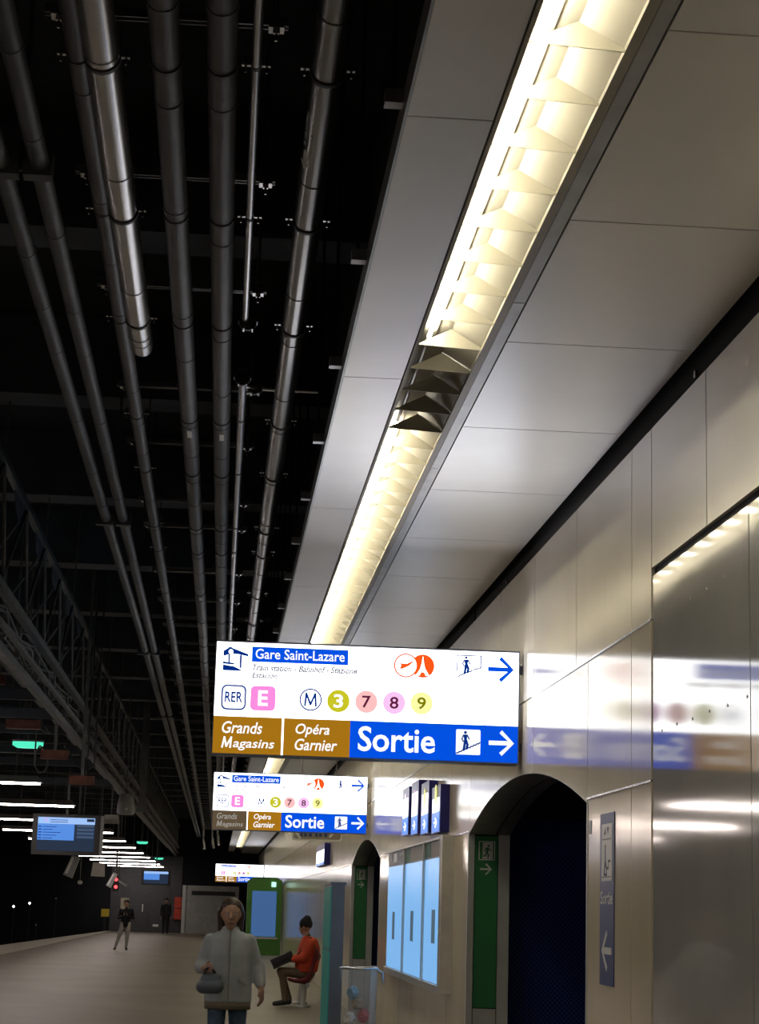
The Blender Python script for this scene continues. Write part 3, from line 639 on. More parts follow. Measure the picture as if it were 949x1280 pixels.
# cross rails on drop rods
chan = MB().box((-.80, -.021, 4.955), (.13, -.013, 4.985)).box((-.80, .013, 4.955), (.13, .021, 4.985)).box((-.80, -.021, 4.98), (.13, .021, 4.99)).mesh('channel', M_rail)
rod = MB().tube((0, 0, 4.90), (0, 0, 6.6), .006, n=6).mesh('drop_rod', M_zinc)
nut = MB().box((-.03, -.03, 4.944), (.03, .03, 4.953)).tube((0, 0, 4.93), (0, 0, 4.945), .014, n=6).mesh('nut_plate', M_zinc)
for Y in RAILS:
    t = thing('support_rail', 'short galvanised cross rail carrying the dark pipes on drop rods', 'rail', (-.33, Y, 4.95), 'cross rails under the roof')
    link('channel', chan, t, (0, Y, 0))
    for x in (-.745, .085):
        r_ = link('drop_rod', rod, t, (x, Y, 0)); link('nut_plate', nut, r_, (x, Y, 0))
# paired saddle brackets under the slate pipes
for Y in (8.0, 15.9, 24.5, 33.0):
    t = thing('saddle_bracket', 'dark saddle bracket clasping the pair of slate grey pipes', 'bracket', (-.98, Y, 4.70), 'saddle brackets on the slate pipes')
    MB().box((-1.13, Y-.04, 4.69), (-.985, Y+.04, 4.80)).build('saddle', M_pipe2, t)
    MB().box((-.965, Y-.04, 4.69), (-.84, Y+.04, 4.80)).build('saddle', M_pipe2, t)
    MB().box((-.985, Y-.015, 4.72), (-.965, Y+.015, 5.9)).build('drop_strap', M_pipe2, t)
# brackets carrying the white ceiling strip
br_me = MB().box((.455, -.03, 4.34), (.53, .03, 4.39)).mesh('strip_bracket', M_rail)
strap_me = MB().box((.475, -.008, 4.39), (.49, .008, 6.6)).mesh('drop_strap', M_black)
Y = 6.2-1.66
while Y < 60:
    t = thing('strip_bracket', 'small grey bracket on the outer edge of the white ceiling strip', 'bracket', (.46, Y, 4.33), 'brackets along the ceiling strip')
    link('bracket_block', br_me, t, (0, Y, 0)); link('drop_strap', strap_me, t, (0, Y, 0)); Y += 1.66
# ------------------------------------------------------------------ lattice girder
lg = thing('lattice_girder', 'long dark steel lattice girder with cable trays hung above the platform', 'girder', (-2.0, 10, 3.9))
for x, z, r in ((-2.0, 5.36, .032), (-2.0, 4.31, .038), (-2.0, 4.02, .022), (-2.12, 3.92, .04), (-2.55, 4.31, .04)):
    MB().bar((x, 6, z), (x, 100, z), r*2, r*2).build('chord', M_truss, lg)
web = MB().tube((0, 0, 5.34), (0, -1.75, 4.33), .017, n=6).mesh('web_strut', M_truss)
web2 = MB().tube((0, 0, 5.34), (0, .55, 4.33), .017, n=6).mesh('web_strut', M_truss)
web3 = MB().tube((0, 0, 5.34), (-.55, -.4, 4.33), .016, n=6).mesh('web_strut', M_truss)
gus = MB().add([(0, -1.0, 5.33), (0, 0, 5.33), (0, -.12, 5.18), (0, -.5, 5.13), (0, -.85, 5.18), (.008, -1.0, 5.33), (.008, 0, 5.33), (.008, -.12, 5.18), (.008, -.5, 5.13), (.008, -.85, 5.18)],
               [(0, 1, 2, 3, 4), (9, 8, 7, 6, 5), (0, 5, 6, 1), (1, 6, 7, 2), (2, 7, 8, 3), (3, 8, 9, 4), (4, 9, 5, 0)]).mesh('gusset_plate', M_beam)
stub = MB().box((-.03, -.05, 3.95), (.02, .05, 4.30)).mesh('hanger_plate', M_truss)
strap = MB().tube((0, 0, 5.36), (.03, .02, 6.6), .012, n=6).mesh('suspension_rod', M_truss)
Y = 8.4; k = 0
while Y < 98:
    for me in (web, web2, web3): link(me.name.split('.')[0], me, lg, (-2.0, Y, 0))
    link('gusset_plate', gus, lg, (-2.02, Y, 0)); link('hanger_plate', stub, lg, (-2.05, Y+.5, 0))
    if k % 2 == 0: link('suspension_rod', strap, lg, (-2.0, Y, 0))
    Y += 2.06; k += 1
for j in range(7):                                         # cables lying on the tray, each slack in its own way
    pts = []; Y = 8.0
    while Y < 60: pts.append((-2.12+random.uniform(-.12, .14), Y, 4.06+random.uniform(0, .20))); Y += random.uniform(.9, 1.8)
    tag(MB().path(pts, random.choice((.010, .014, .018)), 5).build('cable', M_cable if j % 2 else M_truss, lg))
# suspended post with projector box
ps = thing('hanging_post', 'thick dark square post hanging from the roof beside the lattice girder', 'post', (-1.78, 45, 3.62))
MB().box((-1.85, 44.9, 3.68), (-1.70, 45.1, 6.59)).build('post_shaft', M_truss, ps)
MB().box((-1.90, 44.82, 3.62), (-1.65, 45.18, 3.70)).build('foot_plate', M_truss, ps)
pj = thing('projector_box', 'grey rounded projector box hanging beside the lattice girder', 'speaker', (-1.77, 38, 3.4))
a = onY(147, 1018, 38); b = onY(168, 993, 38); xc = (a[0]+b[0])/2
MB().loft([(xc, 38, a[2], .15, .15), (xc, 38, a[2]+.04, .175, .16), (xc, 38, a[2]+.22, .16, .16), (xc, 38, b[2], .13, .14)], 8).build('housing', M_spk, pj)
MB().sphere((xc+.02, 37.84, a[2]+.10), .025).build('lens', M_decal, pj)
MB().tube((xc, 38, b[2]), (xc, 38, 6.59), .012, n=6).build('drop_rod', M_truss, pj)
# ------------------------------------------------------------------ display screens
def display(label, x0, x1, z0, z1, Y, detail):
    t = thing('display_screen', label, 'screen', ((x0+x1)/2, Y, z0))
    MB().box((x0, Y, z0), (x1, Y+.16, z1)).build('screen_case', M_case, t)
    fr = frame((0, Y, 0), (1, 0, 0), (0, 0, 1)); w, h = x1-x0, z1-z0
    L = lambda u, v: (x0+u*w, z0+v*h)
    s_ = MB().plate(fr, [L(.08, .10), L(.92, .10), L(.92, .92), L(.08, .92)], 0, .004).build('screen_face', M_tvdark, t)
    MB().plate(fr, [L(.08, .36), L(.62, .36), L(.62, .76), L(.08, .76)], .004, .001).build('timetable', M_tv, s_)
    MB().plate(fr, [L(.08, .76), L(.92, .76), L(.92, .92), L(.08, .92)], .004, .001).build('title_bar', M_tvlight, s_)
    if detail:
        g = MB()
        for i in range(5): g.plate(fr, [L(.16, .40+.07*i), L(.30+.06*(i % 3), .40+.07*i), L(.30+.06*(i % 3), .415+.07*i), L(.16, .415+.07*i)], .005, .001).plate(fr, [L(.09, .395+.07*i), L(.14, .395+.07*i), L(.14, .42+.07*i), L(.09, .42+.07*i)], .005, .001)
        for i in range(2): g.plate(fr, [L(.26, .80+.05*i), L(.52, .80+.05*i), L(.52, .815+.05*i), L(.26, .815+.05*i)], .005, .001)
        g.build('text_rows', M_inkblue, s_)
        c = L(.2, .86); MB().plate(fr, circ(*c, .045, 16), .005, .001).plate(fr, circ(*c, .033, 16), .006, .001).build('logo', emis('logo_lilac', (.5, .5, .95), .9), s_)
        MB().plate(fr, [L(.80, .83), L(.91, .83), L(.91, .90), L(.80, .90)], .005, .001).build('clock_patch', M_tvdark, s_)
        g = MB()
        for i in range(4): g.plate(fr, [L(.66, .42+.09*i), L(.91, .42+.09*i), L(.91, .48+.09*i), L(.66, .48+.09*i)], .004, .001)
        g.build('side_rows', emis('tv_slate', (.05, .09, .17), .9), s_)
        MB().box((x1, Y+.02, z0+.02), (x1+.06, Y+.2, z1-.01)).build('side_rail', M_spk, t)
    MB().tube(((x0+x1)/2, Y+.08, z1), ((x0+x1)/2, Y+.08, 6.6 if detail else 6.6), .03, n=10).build('hanging_pole', M_truss, t)
    return t
display('wide blue train timetable screen hung near the linear lamps', -3.76, -2.40, 2.50, 3.31, 40, True)
display('small distant blue timetable screen hung before the grey doors', -3.53, -2.18, 2.36, 3.05, 93, False)
# ------------------------------------------------------------------ linear lamps over the track side
ORD = {'30': 'nearest'}
lamp_h = MB().add([(-5.75, -.13, 3.40), (-2.78, -.13, 3.40), (-2.78, .13, 3.40), (-5.75, .13, 3.40), (-5.75, -.09, 3.50), (-2.86, -.09, 3.50), (-2.86, .09, 3.50), (-5.75, .09, 3.50)],
                  [(3, 2, 1, 0), (4, 5, 6, 7), (0, 1, 5, 4), (1, 2, 6, 5), (2, 3, 7, 6), (3, 0, 4, 7)]).mesh('housing', mat('lamp_housing', (.22, .20, .20), .5))
lamp_d = MB().box((-5.72, -.04, 3.37), (-2.82, .04, 3.398)).mesh('diffuser', M_linear)
lamp_r = MB().tube((-3.2, 0, 3.5), (-3.2, 0, 6.59), .012, n=6).mesh('suspension_rod', M_truss)
lamp_q = MB().tube((-5.3, 0, 3.5), (-5.3, 0, 6.59), .012, n=6).mesh('suspension_rod', M_truss)
Y = 30.8-7.3*4
while Y < 104:
    oo = '' if Y > 30 else '_offscreen'
    t = thing('linear_lamp'+oo, 'long suspended linear lamp glowing over the track side of the platform', 'lamp', (-4.2, Y, 3.37), 'linear lamps in a receding row')
    for me in (lamp_h, lamp_d, lamp_r, lamp_q): link(me.name.split('.')[0]+(oo if me is lamp_d else ''), me, t, (0, Y, 0))
    Y += 7.3
# green safety lamps
for (x, y, Yd_), lb in zip(((35, 930, 29.5), (178, 1053, 78.4), (199, 1073, 102)), ('green glowing safety lamp near the rust red brackets', 'green safety lamp above the middle linear lamps', 'green safety lamp close to the far screen')):
    c = onY(x, y, Yd_); t = thing('safety_lamp', lb, 'lamp', (c[0], Yd_, c[2]-.06))
    s_ = .23 if Yd_ < 50 else .22
    MB().loft([(c[0], Yd_, c[2]-.06, s_*.7, .09), (c[0], Yd_, c[2]-.02, s_, .11), (c[0], Yd_, c[2]+.03, s_, .11)], 12).build('lens', M_greenlamp, t)
    MB().box((c[0]-s_, Yd_-.11, c[2]+.03), (c[0]+s_, Yd_+.11, c[2]+.055)).build('back_plate', M_spk, t)
    MB().tube((c[0], Yd_, c[2]+.05), (c[0], Yd_, 6.6), .012, n=6).build('drop_rod', M_truss, t)
# rust brackets and loose cables left of the girder
for (x, y, w), lb in zip(((29, 904, 42), (68, 942, 34), (102, 974, 30), (-2, 848, 16)), ('rust red bracket plate right above the green lamp', 'rust red bracket plate over the looped cable', 'rust red bracket plate nearest the linear lamps', 'rust red bracket plate highest up beside the girder tray')):
    c = onY(x, y, 27); t = thing('rust_bracket', lb, 'bracket', (c[0], 27, c[2]))
    ww = w/2420*27/2
    MB().box((c[0]-ww, 27, c[2]-.07), (c[0]+ww, 27.12, c[2]+.05)).build('plate', M_brick, t)
    MB().box((c[0]-ww, 26.96, c[2]-.075), (c[0]+ww, 27.12, c[2]-.06)).build('lower_flange', M_brick, t)
    MB().box((c[0]-.02, 27.05, c[2]+.05), (c[0]+.02, 27.1, 6.6)).build('drop_strap', M_truss, t)
for k, Y in enumerate((24, 26.5, 29, 33, 36, 42)):
    t = thing('service_beam', 'dark service cross bar left of the lattice girder', 'beam', (-4, Y, 4.0), 'service bars left of the girder')
    MB().box((-6.5, Y, 4.02), (-2.2, Y+.1, 4.14)).build('bar', M_beam, t); MB().box((-6.5, Y-.03, 4.14), (-2.2, Y+.13, 4.16)).build('flange', M_beam, t)
    for x in (-5.5, -2.6): MB().tube((x, Y+.05, 4.16), (x, Y+.05, 6.6), .012, n=6).build('drop_rod', M_truss, t)
lb = ['grey cable hanging in a loop under the rust brackets', 'grey cable sagging across between two service bars', 'pale cable drooping towards the safety lamp', 'dark cable slung beside the girder tray']
for k, px in enumerate(([(43, 955), (45, 940), (50, 932), (57, 940), (60, 955), (55, 965), (48, 966), (43, 955)], [(60, 966), (85, 968), (105, 966), (118, 955)], [(5, 850), (20, 862), (35, 880), (55, 905), (63, 918), (52, 912)], [(80, 930), (95, 955), (100, 960), (110, 945)])):
    pts = [onY(x, y, 27.3+.2*k) for x, y in px]
    tag(MB().path([tuple(p) for p in pts]+[(pts[-1][0], pts[-1][1], pts[-1][2]+.25), (pts[-1][0]+.02, pts[-1][1], 6.6)], .012, 6).build('loose_cable', M_cable if k % 2 else M_truss), lb[k], 'cable')
# speakers, cameras and signals over the track
def hung(name, lab, cat, px, Y, size, tilt, m, rodz=3.4):
    c = onY(*px, Y); t = thing(name, lab, cat, (c[0], Y, c[2]))
    w, h, d = size; R_ = Matrix.Rotation(tilt, 3, 'Y'); b = MB()
    vs = [Vector(c)+R_ @ Vector(v) for v in ((-w/2, -d/2, -h/2), (w/2, -d/2, -h/2), (w/2, d/2, -h/2), (-w/2, d/2, -h/2), (-w*.42, -d*.42, h/2), (w*.42, -d*.42, h/2), (w*.42, d*.42, h/2), (-w*.42, d*.42, h/2))]
    b.add(vs, [(3, 2, 1, 0), (4, 5, 6, 7), (0, 1, 5, 4), (1, 2, 6, 5), (2, 3, 7, 6), (3, 0, 4, 7)]).build('housing', m, t)
    fp = [Vector(c)+R_ @ Vector((x, -d/2-.004, z)) for x, z in ((-w*.38, -h*.4), (-w*.1, -h*.4), (-w*.1, h*.4), (-w*.38, h*.4))]
    b2 = MB().add(fp+[p+Vector((0, .01, 0)) for p in fp], [(0, 1, 2, 3), (7, 6, 5, 4), (0, 4, 5, 1), (1, 5, 6, 2), (2, 6, 7, 3), (3, 7, 4, 0)]).build('grille', M_decal if m is M_spk else m, t)
    top = Vector(c)+R_ @ Vector((0, 0, h/2)); MB().tube(top, (top.x, Y, 6.6), .015, n=6).build('drop_rod', M_truss, t)
    return t
hung('column_speaker', 'tilted grey speaker hanging right under the wide timetable screen', 'speaker', (90, 1083), 42, (.2, .45, .2), .35, M_spk)
hung('column_speaker', 'tilted grey speaker hanging beside the red signal lights', 'speaker', (140, 1100), 62, (.17, .46, .2), .45, M_spk)
hung('square_box', 'pale square box hanging between the two tilted speakers', 'speaker', (123, 1087), 50, (.34, .34, .2), .03, mat('pale_box', (.55, .53, .48), .5))  # plain pale box, gives no light
hung('security_camera', 'slim tilted camera next to the red signal lights', 'camera', (154, 1104), 57.5, (.08, .3, .1), -1.05, M_spk)
hung('camera_box', 'pale camera box clamped to the side of the wide timetable screen', 'camera', (139, 1024), 41, (.32, .18, .2), 0, mat('pale_camera', (.42, .42, .40), .5))
c = onY(100, 1103, 43); t = thing('pendant_lamp', 'small pendant lamp hanging on a thin rod under the screen', 'lamp', (c[0], 43, c[2]))  # pendant lamp, unlit, with a plain white bulb
MB().sphere(tuple(c), .055, (1, .6, .8)).build('bulb', M_decal, t); MB().tube(tuple(c), (c[0], 43, 6.6), .007, n=6).build('drop_rod', M_spk, t)
c = onY(145, 1104, 72); t = thing('track_signal', 'railway signal showing two red lights above the track', 'signal', (c[0], 72, c[2]-.3))
MB().box((c[0]-.12, 72, c[2]-.3), (c[0]+.12, 72.15, c[2]+.3)).build('signal_head', M_case, t)
for dz in (-.13, .13): MB().tube((c[0], 71.97, c[2]+dz), (c[0], 72, c[2]+dz), .06, n=14).build('red_light', M_redlamp, t)
MB().tube((c[0], 72.08, c[2]+.3), (c[0], 72.08, 6.6), .03, n=8).build('drop_rod', M_truss, t)
# ------------------------------------------------------------------ far end of the platform
fe = struct('wall_end', (-2, YEND, 0))
MB().box((-19, YEND, -1.3), (2.6, YEND+.3, 6.6)).build('end_plane', M_tunnel, fe)
MB().box((-5.6, YEND-.08, 0), (-1.85, YEND, 4.0)).build('end_cladding', M_door, fe)
for n, (x0, x1) in enumerate(((-4.62, -3.58), (-3.55, -2.45))):
    d_ = struct('door_%d' % (n+1), ((x0+x1)/2, YEND-.1, 0)); MB().box((x0, YEND-.13, .02), (x1, YEND-.08, 2.5)).build('door_leaf', M_door, d_)
    hx = x1-.3 if n == 0 else x1-.12
    MB().box((hx-.03, YEND-.17, 1.05), (hx+.03, YEND-.13, 1.45)).build('door_handle', M_jamb, d_)
MB().box((-3.3, YEND-.15, .30), (-3.0, YEND-.13, .42)).build('kick_label', M_decal, bpy.data.objects['door_2'])
t = thing('notice_board', 'small beige notice on the dark far wall behind the phone user', 'notice', (-4.9, YEND-.1, 1.2))
MB().box((-5.05, YEND-.12, 1.15), (-4.35, YEND-.08, 1.75)).build('sheet', mat('beige_notice', (.35, .32, .22), .6), t)
t = thing('yellow_box', 'small yellow box at the dark end of the track', 'box', (-5.9, YEND-1, .8))
MB().box((-6.0, YEND-1, .75), (-5.6, YEND-.7, 1.15)).build('box_body', M_yellow, t); MB().box((-5.86, YEND-.9, -1.1), (-5.78, YEND-.8, .75)).build('post', M_case, t)
for z0, lb_ in ((.69, 'red hose cabinet, the lower one beside the grey doors'), (1.30, 'red hose cabinet, the upper one beside the grey doors')):
    t = thing('hose_cabinet', lb_, 'cabinet', (-2.0, YEND-.3, z0)); MB().box((-2.2, YEND-.3, z0), (-1.82, YEND-.08, z0+.57)).build('cabinet_body', M_red, t)
    MB().box((-2.17, YEND-.32, z0+.03), (-1.85, YEND-.30, z0+.54)).build('cabinet_door', M_red, t)
pt = thing('pale_partition', 'pale grey partition wall with a dark slot at the platform end', 'partition', (-.4, YEND-.4, 0))
MB().box((-1.8, YEND-.4, 0), (1.2, YEND-.1, 2.5)).build('partition_body', M_palewall, pt)
MB().box((-1.3, YEND-.43, 2.0), (1.0, YEND-.40, 2.22)).build('slot', M_case, pt)
MB().box((-1.8, YEND-.46, 0), (-1.62, YEND-.40, 2.5)).build('corner_post', M_jamb, pt)
for (x, y), lb_ in zip(((17, 1133), (37, 1129), (70, 1123), (45, 1156)), ('white tunnel lamp on the outermost post by the dark track', 'white tunnel lamp on the post next to the outermost one', 'faint tunnel lamp deeper in the dark track', 'faint low tunnel lamp close to the rails')):
    Y = {17: 95, 37: 100, 70: 108, 45: 88}[x]; Y = min(Y, 105); c = onY(x, y, Y)
    t = thing('tunnel_lamp', lb_, 'lamp', (c[0], Y, c[2])); MB().sphere(tuple(c), .055 if x < 40 else .035, n=8, m=6).build('bulb', M_spot if x < 40 else M_decal, t)
    MB().bar((c[0], Y+.06, -1.1), (c[0], Y+.06, c[2]+.05), .04, .04).build('post', M_case, t)
# ------------------------------------------------------------------ green kiosk
kk = thing('green_kiosk', 'green booth with a blue lit window standing against the wall', 'kiosk', (1.6, 65, 0))
MB().loft([(1.6, 65.35, 0, .0, .0)]*0+[(1.6, 65.5, 0, .62, .55), (1.6, 65.5, 2.30, .62, .55), (1.6, 65.5, 2.45, .52, .5), (1.6, 65.5, 2.5, .40, .4)], 20) if False else None
MB().add([(x, yv, z) for yv in (65.0, 66.0) for x, z in ((1.02, 0), (2.16, 0), (2.16, 2.40), (2.0, 2.50), (1.2, 2.50), (1.02, 2.38))],
         [(5, 4, 3, 2, 1, 0), (6, 7, 8, 9, 10, 11)]+[(i, (i+1) % 6, 6+(i+1) % 6, 6+i) for i in range(6)]).build('booth_body', M_kgreen, kk)
MB().box((1.18, 64.96, .60), (1.98, 65.0, 2.06)).build('lit_window', emis('kiosk_window', (.08, .19, .45), .6), kk)
MB().box((1.10, 64.94, .52), (2.06, 64.98, .58)).build('sill', M_jamb, kk)
MB().box((1.80, 64.95, 2.2), (1.95, 65.0, 2.36)).build('icon_plate', emis('icon_mint', (.55, .95, .85), 1.2), kk)
# ------------------------------------------------------------------ totem
tt = thing('info_totem', 'tall slim grey panel with teal faces standing by the litter bin', 'totem', (1.36, 22.7, 0))
MB().box((1.285, 22.0, .03), (1.43, 23.5, 1.89)).build('totem_body', M_totem, tt)
MB().box((1.275, 22.01, 1.17), (1.287, 23.40, 1.86)).build('teal_panel', M_teal, tt)
MB().box((1.275, 22.01, .06), (1.287, 23.40, 1.155)).build('teal_panel', M_teal, tt)
MB().box((1.27, 21.99, 1.885), (1.445, 23.51, 1.91)).build('top_cap', M_totem, tt); MB().box((1.22, 21.95, 0), (1.50, 23.55, .04)).build('base_plate', M_totem, tt)
# ------------------------------------------------------------------ litter bin
lbn = thing('litter_bin', 'litter bin with a clear plastic bag hanging from a steel ring', 'bin', (1.47, 20, 0))
rm = MB(); n = 36
for i in range(n):
    a0, a1 = 2*math.pi*i/n, 2*math.pi*(i+1)/n
    rm.tube((1.465+.19*math.cos(a0), 20+.17*math.sin(a0), 1.04), (1.465+.19*math.cos(a1), 20+.17*math.sin(a1), 1.04), .012, n=6)
rm.build('ring', M_zinc, lbn)
MB().box((1.60, 20.17, .0), (1.66, 20.23, 1.06)).build('post', M_jamb, lbn); MB().box((1.55, 20.12, .0), (1.71, 20.28, .46)).build('post_sleeve', M_case, lbn)
MB().path([(1.64, 20.05, 1.03), (1.71, 20.1, 1.0), (1.72, 20.1, .9)], .012, 8).build('bracket_arm', M_zinc, lbn)
def bag_mat():
    m = bpy.data.materials.new('clear_bag'); m.use_nodes = True; nt = m.node_tree; b = nt.nodes['Principled BSDF']
    b.inputs['Base Color'].default_value = (.85, .85, .82, 1); b.inputs['Roughness'].default_value = .18; b.inputs['Alpha'].default_value = .16
    nz = nt.nodes.new('ShaderNodeTexNoise'); nz.inputs['Scale'].default_value = 16; bp = nt.nodes.new('ShaderNodeBump'); bp.inputs['Strength'].default_value = .8
    nt.links.new(nz.outputs[0], bp.inputs['Height']); nt.links.new(bp.outputs[0], b.inputs['Normal']); return m
bg = MB(); rings = [(1.04, .185, .165, 0), (.90, .18, .16, .01), (.75, .17, .155, .0), (.55, .165, .15, -.01), (.42, .15, .14, 0), (.34, .10, .09, 0), (.31, .03, .03, 0)]
vs = []; n = 24
for j, (z, rx, ry, dx) in enumerate(rings):
    for i in range(n):
        a = 2*math.pi*i/n; k = 1+.04*math.sin(5*a+j)+.03*math.sin(9*a+2*j); vs.append((1.465+dx+rx*k*math.cos(a), 20+ry*k*math.sin(a), z))
bg.add(vs, [(j*n+i, j*n+(i+1) % n, (j+1)*n+(i+1) % n, (j+1)*n+i) for j in range(len(rings)-1) for i in range(n)], True); bg.build('clear_bag', bag_mat(), lbn)
cols = [('white crumpled paper cup at the bottom of the clear bag', (.75, .73, .70)), ('red drink carton among the litter in the clear bag', (.5, .09, .08)), ('blue wrapper on top of the litter in the clear bag', (.16, .32, .42)), ('brown paper bag among the litter in the clear bag', (.33, .25, .16)), ('grey tissue ball among the litter in the clear bag', (.55, .53, .5)), ('pale napkin squeezed against the side of the clear bag', (.66, .63, .56))]
for k, (lb_, c) in enumerate(cols):
    px = [(1.39, .55), (1.525, .58), (1.41, .80), (1.46, .69), (1.41, .41), (1.53, .42)][k]
    b = bmesh.new(); bmesh.ops.create_icosphere(b, subdivisions=2, radius=.062)
    for v in b.verts: v.co *= random.uniform(.75, 1.2); v.co.z *= 1.1
    me = bpy.data.meshes.new('litter'); b.to_mesh(me); b.free(); me.materials.append(mat('litter_%d' % k, c, .7, 0, .25, 14))
    o = link('litter_piece', me, None, (px[0], 19.98+.03*(k % 2), px[1])); tag(o, lb_, 'litter')
# ------------------------------------------------------------------ bench
bn = thing('platform_bench', 'maroon shell seat on a steel post under the man in orange', 'seat', (1.62, 33, 0))
for dy, nm in ((0, 0), (.62, 1)):
    s_ = MB(); Yb = 33-.24+dy; prof = [(1.24, .445), (1.34, .42), (1.52, .40), (1.60, .43), (1.66, .52), (1.72, .70), (1.77, .86)]
    vs = []; w = .23
    for x, z in prof:
        u = max(0, (x-1.34)/.43)*.10; g_ = u*.9
        vs += [(x-g_, Yb, z+.03+u), (x, Yb+.24, z), (x-g_, Yb+.48, z+.03+u), (x-g_+.014, Yb-.01, z-.01+u*.3), (x+.014, Yb+.24, z-.04), (x-g_+.014, Yb+.49, z-.01+u*.3)]
    fs = []
    for i in range(len(prof)-1):
        a = 6*i; b = a+6
        for p_, q_ in ((0, 1), (1, 2)): fs.append((a+p_, b+p_, b+q_, a+q_))
        for p_, q_ in ((3, 4), (4, 5)): fs.append((a+p_, a+q_, b+q_, b+p_))
        fs += [(a, a+3, b+3, b), (a+2, b+2, b+5, a+5)]
    fs += [(0, 1, 4, 3), (1, 2, 5, 4)]; e = 6*(len(prof)-1); fs += [(e, e+3, e+4, e+1), (e+1, e+4, e+5, e+2)]
    s_.add(vs, fs, True).build('seat_shell', mat('maroon_shell', (.16, .014, .022), .4), bn)
MB().tube((1.55, 32.6, .36), (1.55, 34.4, .36), .04, n=14).build('beam', M_zinc, bn)
for Y in (32.95, 34.1):
    MB().tube((1.50, Y, 0), (1.52, Y, .36), .045, n=12).build('post', M_jamb, bn); MB().tube((1.50, Y, 0), (1.50, Y, .02), .13, n=16).build('foot_plate', M_jamb, bn)
# ------------------------------------------------------------------ people
def remeshed(name, prims, mats, vox, parent, smooth=4):
    """prims: (kind, args, material index); union of tapered limbs, lofts and balls grown into one skin"""
    b = MB(); segs = []
    for k, a, mi in prims:
        if k == 'limb':
            p, q, r1, r2 = a; b.tube(p, q, r1, r2, n=14); b.sphere(p, r1*.995, n=12, m=8); b.sphere(q, r2*.995, n=12, m=8); segs.append((p, q, r1, r2, mi))
        elif k == 'ball':
            c, r, sc = a; b.sphere(c, r, sc, n=18, m=12); segs.append((c, c, r*min(sc), r*min(sc), mi))
        elif k == 'loft':
            b.loft(a); 
            for r0, r1 in zip(a[:-1], a[1:]): segs.append((r0[:3], r1[:3], min(r0[3:])*1.15, min(r1[3:])*1.15, mi))
    me = b.mesh(name, mats[0]); o = bpy.data.objects.new(name, me); COL.objects.link(o)
    m = o.modifiers.new('r', 'REMESH'); m.mode = 'VOXEL'; m.voxel_size = vox; m.use_smooth_shade = True
    m2 = o.modifiers.new('s', 'SMOOTH'); m2.factor = .5; m2.iterations = smooth
    bpy.context.view_layer.update()
    nm = bpy.data.meshes.new_from_object(o.evaluated_get(bpy.context.evaluated_depsgraph_get())); bpy.data.objects.remove(o)
    nm.materials.clear()
    for x in mats: nm.materials.append(x)
    if len(mats) > 1 and len(nm.polygons):
        C = np.empty(len(nm.polygons)*3); nm.polygons.foreach_get('center', C); C = C.reshape(-1, 3)
        best = np.full(len(C), 1e9); idx = np.zeros(len(C), int)
        for p, q, r1, r2, mi in segs:
            p = np.array(p, float); q = np.array(q, float); d = q-p; L = d@d
            t = np.clip(((C-p)@d)/L, 0, 1) if L > 1e-9 else np.zeros(len(C))
            dist = np.linalg.norm(C-(p+t[:, None]*d), axis=1)-(r1+(r2-r1)*t)
            k = dist < best; best[k] = dist[k]; idx[k] = mi
        nm.polygons.foreach_set('material_index', idx.astype(np.int32))
    nm.polygons.foreach_set('use_smooth', [True]*len(nm.polygons)); nm.name = name
    return link(name, nm, parent)
M_skin = mat('skin_tone', (.48, .29, .21), .5, 0, .08)
def hand(c, d, side, mi, s=1.0, up=(0, 0, 1), curl=.5):
    """palm and five bent fingers growing from wrist c along direction d; side = thumb direction"""
    c = Vector(c); d = Vector(d).normalized(); sd = Vector(side); sd = (sd-d*sd.dot(d)).normalized(); nrm = d.cross(sd)
    out = [('limb', (tuple(c), tuple(c+d*.035*s), .024*s, .027*s), mi)]
    for k in range(4):
        off = sd*(.030-.020*k)*s; L = (.070, .078, .072, .056)[k]*s
        base = c+d*.03*s+off*.6; kn = c+d*.085*s+off
        m1 = kn+(d*math.cos(curl*.6)+nrm*math.sin(curl*.6))*L*.5; tp = m1+(d*math.cos(curl*1.6)+nrm*math.sin(curl*1.6))*L*.5
        out += [('limb', (tuple(base), tuple(kn), .014*s, .0115*s), mi), ('limb', (tuple(kn), tuple(m1), .0105*s, .0095*s), mi), ('limb', (tuple(m1), tuple(tp), .0095*s, .008*s), mi)]
    b = c+d*.025*s+sd*.022*s; k1 = b+(d*.6+sd*.8)*.035*s; t_ = k1+(d*.9+sd*.25+nrm*.2)*.033*s
    out += [('limb', (tuple(b), tuple(k1), .014*s, .012*s), mi), ('limb', (tuple(k1), tuple(t_), .0115*s, .009*s), mi)]
    return out
def head(c, fwd, mi, s=1.0):
    c = Vector(c); f = Vector(fwd).normalized(); r = f.cross(Vector((0, 0, 1))).normalized(); u = Vector((0, 0, 1))
    T = lambda a, b, z: tuple(c+(r*a+f*b+u*z)*s)
    o = [('ball', (T(0, -.012, .03), .098*s, (1, 1.04, 1.05)), mi), ('limb', (T(0, .02, -.02), T(0, .035, -.085), .072*s, .042*s), mi), ('limb', (T(0, .085, .01), T(0, .108, -.022), .012*s, .015*s), mi),
         ('limb', (T(-.025, .078, -.062), T(.025, .078, -.062), .011*s, .011*s), mi), ('limb', (T(-.04, .075, .03), T(.04, .075, .03), .014*s, .014*s), mi)]
    for k in (-1, 1): o.append(('ball', (T(k*.096, -.01, -.005), .026*s, (.5, .7, 1.1)), mi))
    return o, T
